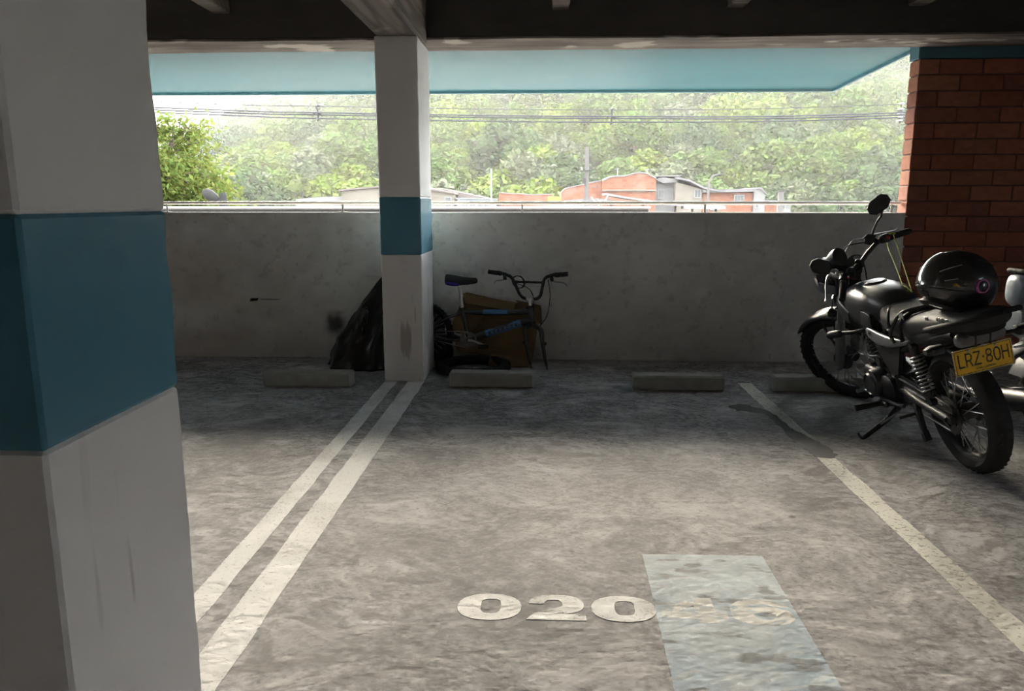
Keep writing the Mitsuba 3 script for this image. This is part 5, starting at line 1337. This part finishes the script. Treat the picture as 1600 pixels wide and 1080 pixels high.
wheel(bmx, frame(RD, unit([0.98, -0.19, 0]), unit([0.19, 0.98, 0.08]), [0, 0, 1]), 0.235, 0.022, 0.026, 28, 0.022, 0.035, False)

# loose tyre on the floor, cardboard, black bag
lt = thing('loose_tyre', 'bare black bicycle tyre lying flat on the floor under the bicycle', 'tyre')
add('casing', ringlathe([(0.235 + 0.034 * math.cos(t), 0.036 + 0.034 * math.sin(t)) for t in np.linspace(0.0, 2 * np.pi, 14, endpoint=False)], 56), 'tyre_rubber', 60, parent=lt, M=frame([-0.515, 5.41, 0], [1, 0, 0], [0, 1, 0], [0, 0, 1]))
add('tread', [rot(box(0.262, 0.2705, -0.006, 0.006, 0.02 + dz, 0.04 + dz), k * 7.5 + dz * 90, [0, 0, 1]) for k in range(48) for dz in (0.0, 0.018)], 'tyre_rubber', False, parent=lt, M=frame([-0.515, 5.41, 0], [1, 0, 0], [0, 1, 0], [0, 0, 1]), label='block tread', )
labels[lt + '__tread']['kind'] = 'stuff'
mat('cardboard', proc(lambda p, n, uv: mix((0.13, 0.085, 0.042), (0.19, 0.13, 0.068), fbm(p.x * 9, p.z * 40, 3.0, 3))), 0.9)
mat('cardboard_edge', (0.22, 0.16, 0.09), 0.9)
cb = thing('cardboard_box', 'flattened brown cardboard box leaning on the parapet behind the bicycle', 'cardboard box')


def slab(pts, t=0.008):
    """A thin panel over a planar polygon given in space."""
    p = np.asarray(pts, float)
    n = unit(np.cross(p[1] - p[0], p[2] - p[0]))
    k = len(p)
    v = np.vstack([p, p + n * t])
    f = [[0, i + 1, i] for i in range(1, k - 1)] + [[k, k + i, k + i + 1] for i in range(1, k - 1)]
    for i in range(k):
        j = (i + 1) % k
        f += [[i, j, k + j], [i, k + j, k + i]]
    m = trimesh.Trimesh(v, np.array(f), process=False)
    if m.volume < 0:
        m.invert()
    return m


def CB(x, z, d=0.0):
    return np.array([x, 5.62 + 0.30 * (z - 0.0) + d, z])


add('panel', slab([CB(-0.66, 0.10), CB(-0.20, 0.035), CB(-0.095, 0.02), CB(-0.06, 0.235), CB(-0.04, 0.43), CB(-0.36, 0.475)]), 'cardboard', parent=cb)
add('panel', slab([CB(-0.66, 0.10, -0.006), CB(-0.36, 0.475, -0.006), CB(-0.60, 0.53, -0.006), CB(-0.70, 0.30, -0.006)]), 'cardboard', parent=cb)
add('flap', slab([CB(-0.62, 0.525, -0.012), CB(-0.22, 0.455, -0.012), CB(-0.24, 0.40, -0.05), CB(-0.60, 0.455, -0.06)], 0.006), 'cardboard', parent=cb, label='folded-over top flap')
add('flap', slab([CB(-0.22, 0.475, -0.014), CB(-0.03, 0.436, -0.014), CB(-0.02, 0.30, -0.014), CB(-0.14, 0.32, -0.03)], 0.006), 'cardboard', parent=cb)
add('flap', slab([CB(-0.40, 0.09, -0.012), CB(-0.10, 0.035, -0.012), CB(-0.12, 0.012, -0.09), CB(-0.42, 0.015, -0.11)], 0.006), 'cardboard', parent=cb)

mat('bin_bag', (0.012, 0.012, 0.0125), 0.34, spec=0.6)
bag = thing('black_bag', 'black plastic sheeting heaped against the parapet behind the middle pillar', 'bag')
rings = []
r = np.random.default_rng(4)
for t in np.linspace(0, 1, 44):
    c = np.array([-1.235 + 0.11 * t, 5.60 + 0.10 * t, 0.72 * t])
    ang = np.arange(96) * 2 * np.pi / 96
    R0 = (0.30 * (1 - t ** 1.5) + 0.025)
    R0 = R0 * np.where(np.cos(ang) < 0, 1.0, 0.85)
    fold = meshkit.fbm(np.stack([np.cos(ang) * 2.4, np.sin(ang) * 2.4, np.full(96, t * 1.6)], -1) + 9, 4, 6) - 0.5
    crease = np.abs(meshkit.noise(np.stack([np.cos(ang) * 5, np.sin(ang) * 5, np.full(96, t * 5)], -1) + 3, 8) - 0.5)
    R1 = R0 * (1 + 0.75 * fold) - 0.05 * crease + 0.02
    y = c[1] + np.sin(ang) * R1 * 0.72
    xx = c[0] + np.cos(ang) * R1
    y = np.where(xx > -1.115, np.maximum(y, 5.575), y)
    rings.append(np.stack([xx, np.minimum(y, 5.81), np.full(96, max(0.002, c[2] + 0.0))], 1))
add('sheet', loft(rings), 'bin_bag', True, parent=bag)
add('loose_end', loft([sring([-1.42 + 0.11 * t, 5.47 + 0.05 * t, 0.02 + 0.42 * t], [1, 0, 0.2], [0, 1, 0], 0.10 * (1 - t) + 0.012, 0.05 * (1 - t) + 0.01, 2.0, 18) + 0.012 * r.normal(size=(18, 3)) * [1, 1, 0] for t in np.linspace(0, 1, 12)]), 'bin_bag', 60, parent=bag)
# the heap's other end, seen past the right side of the pillar
add('sheet', loft([sring([-0.84 + 0.015 * math.sin(t * 9), 5.735, 0.02 + 0.40 * t], [1, 0, 0], [0, 1, 0], 0.105 * (1 - t ** 2) + 0.02, 0.05, 2.0, 26) + 0.01 * (meshkit.noise(np.stack([np.arange(26) * 1.3, np.full(26, t * 6), np.zeros(26)], -1), 2)[:, None] - 0.5) * [2, 1, 0] for t in np.linspace(0, 1, 14)]), 'bin_bag', 50, parent=bag)
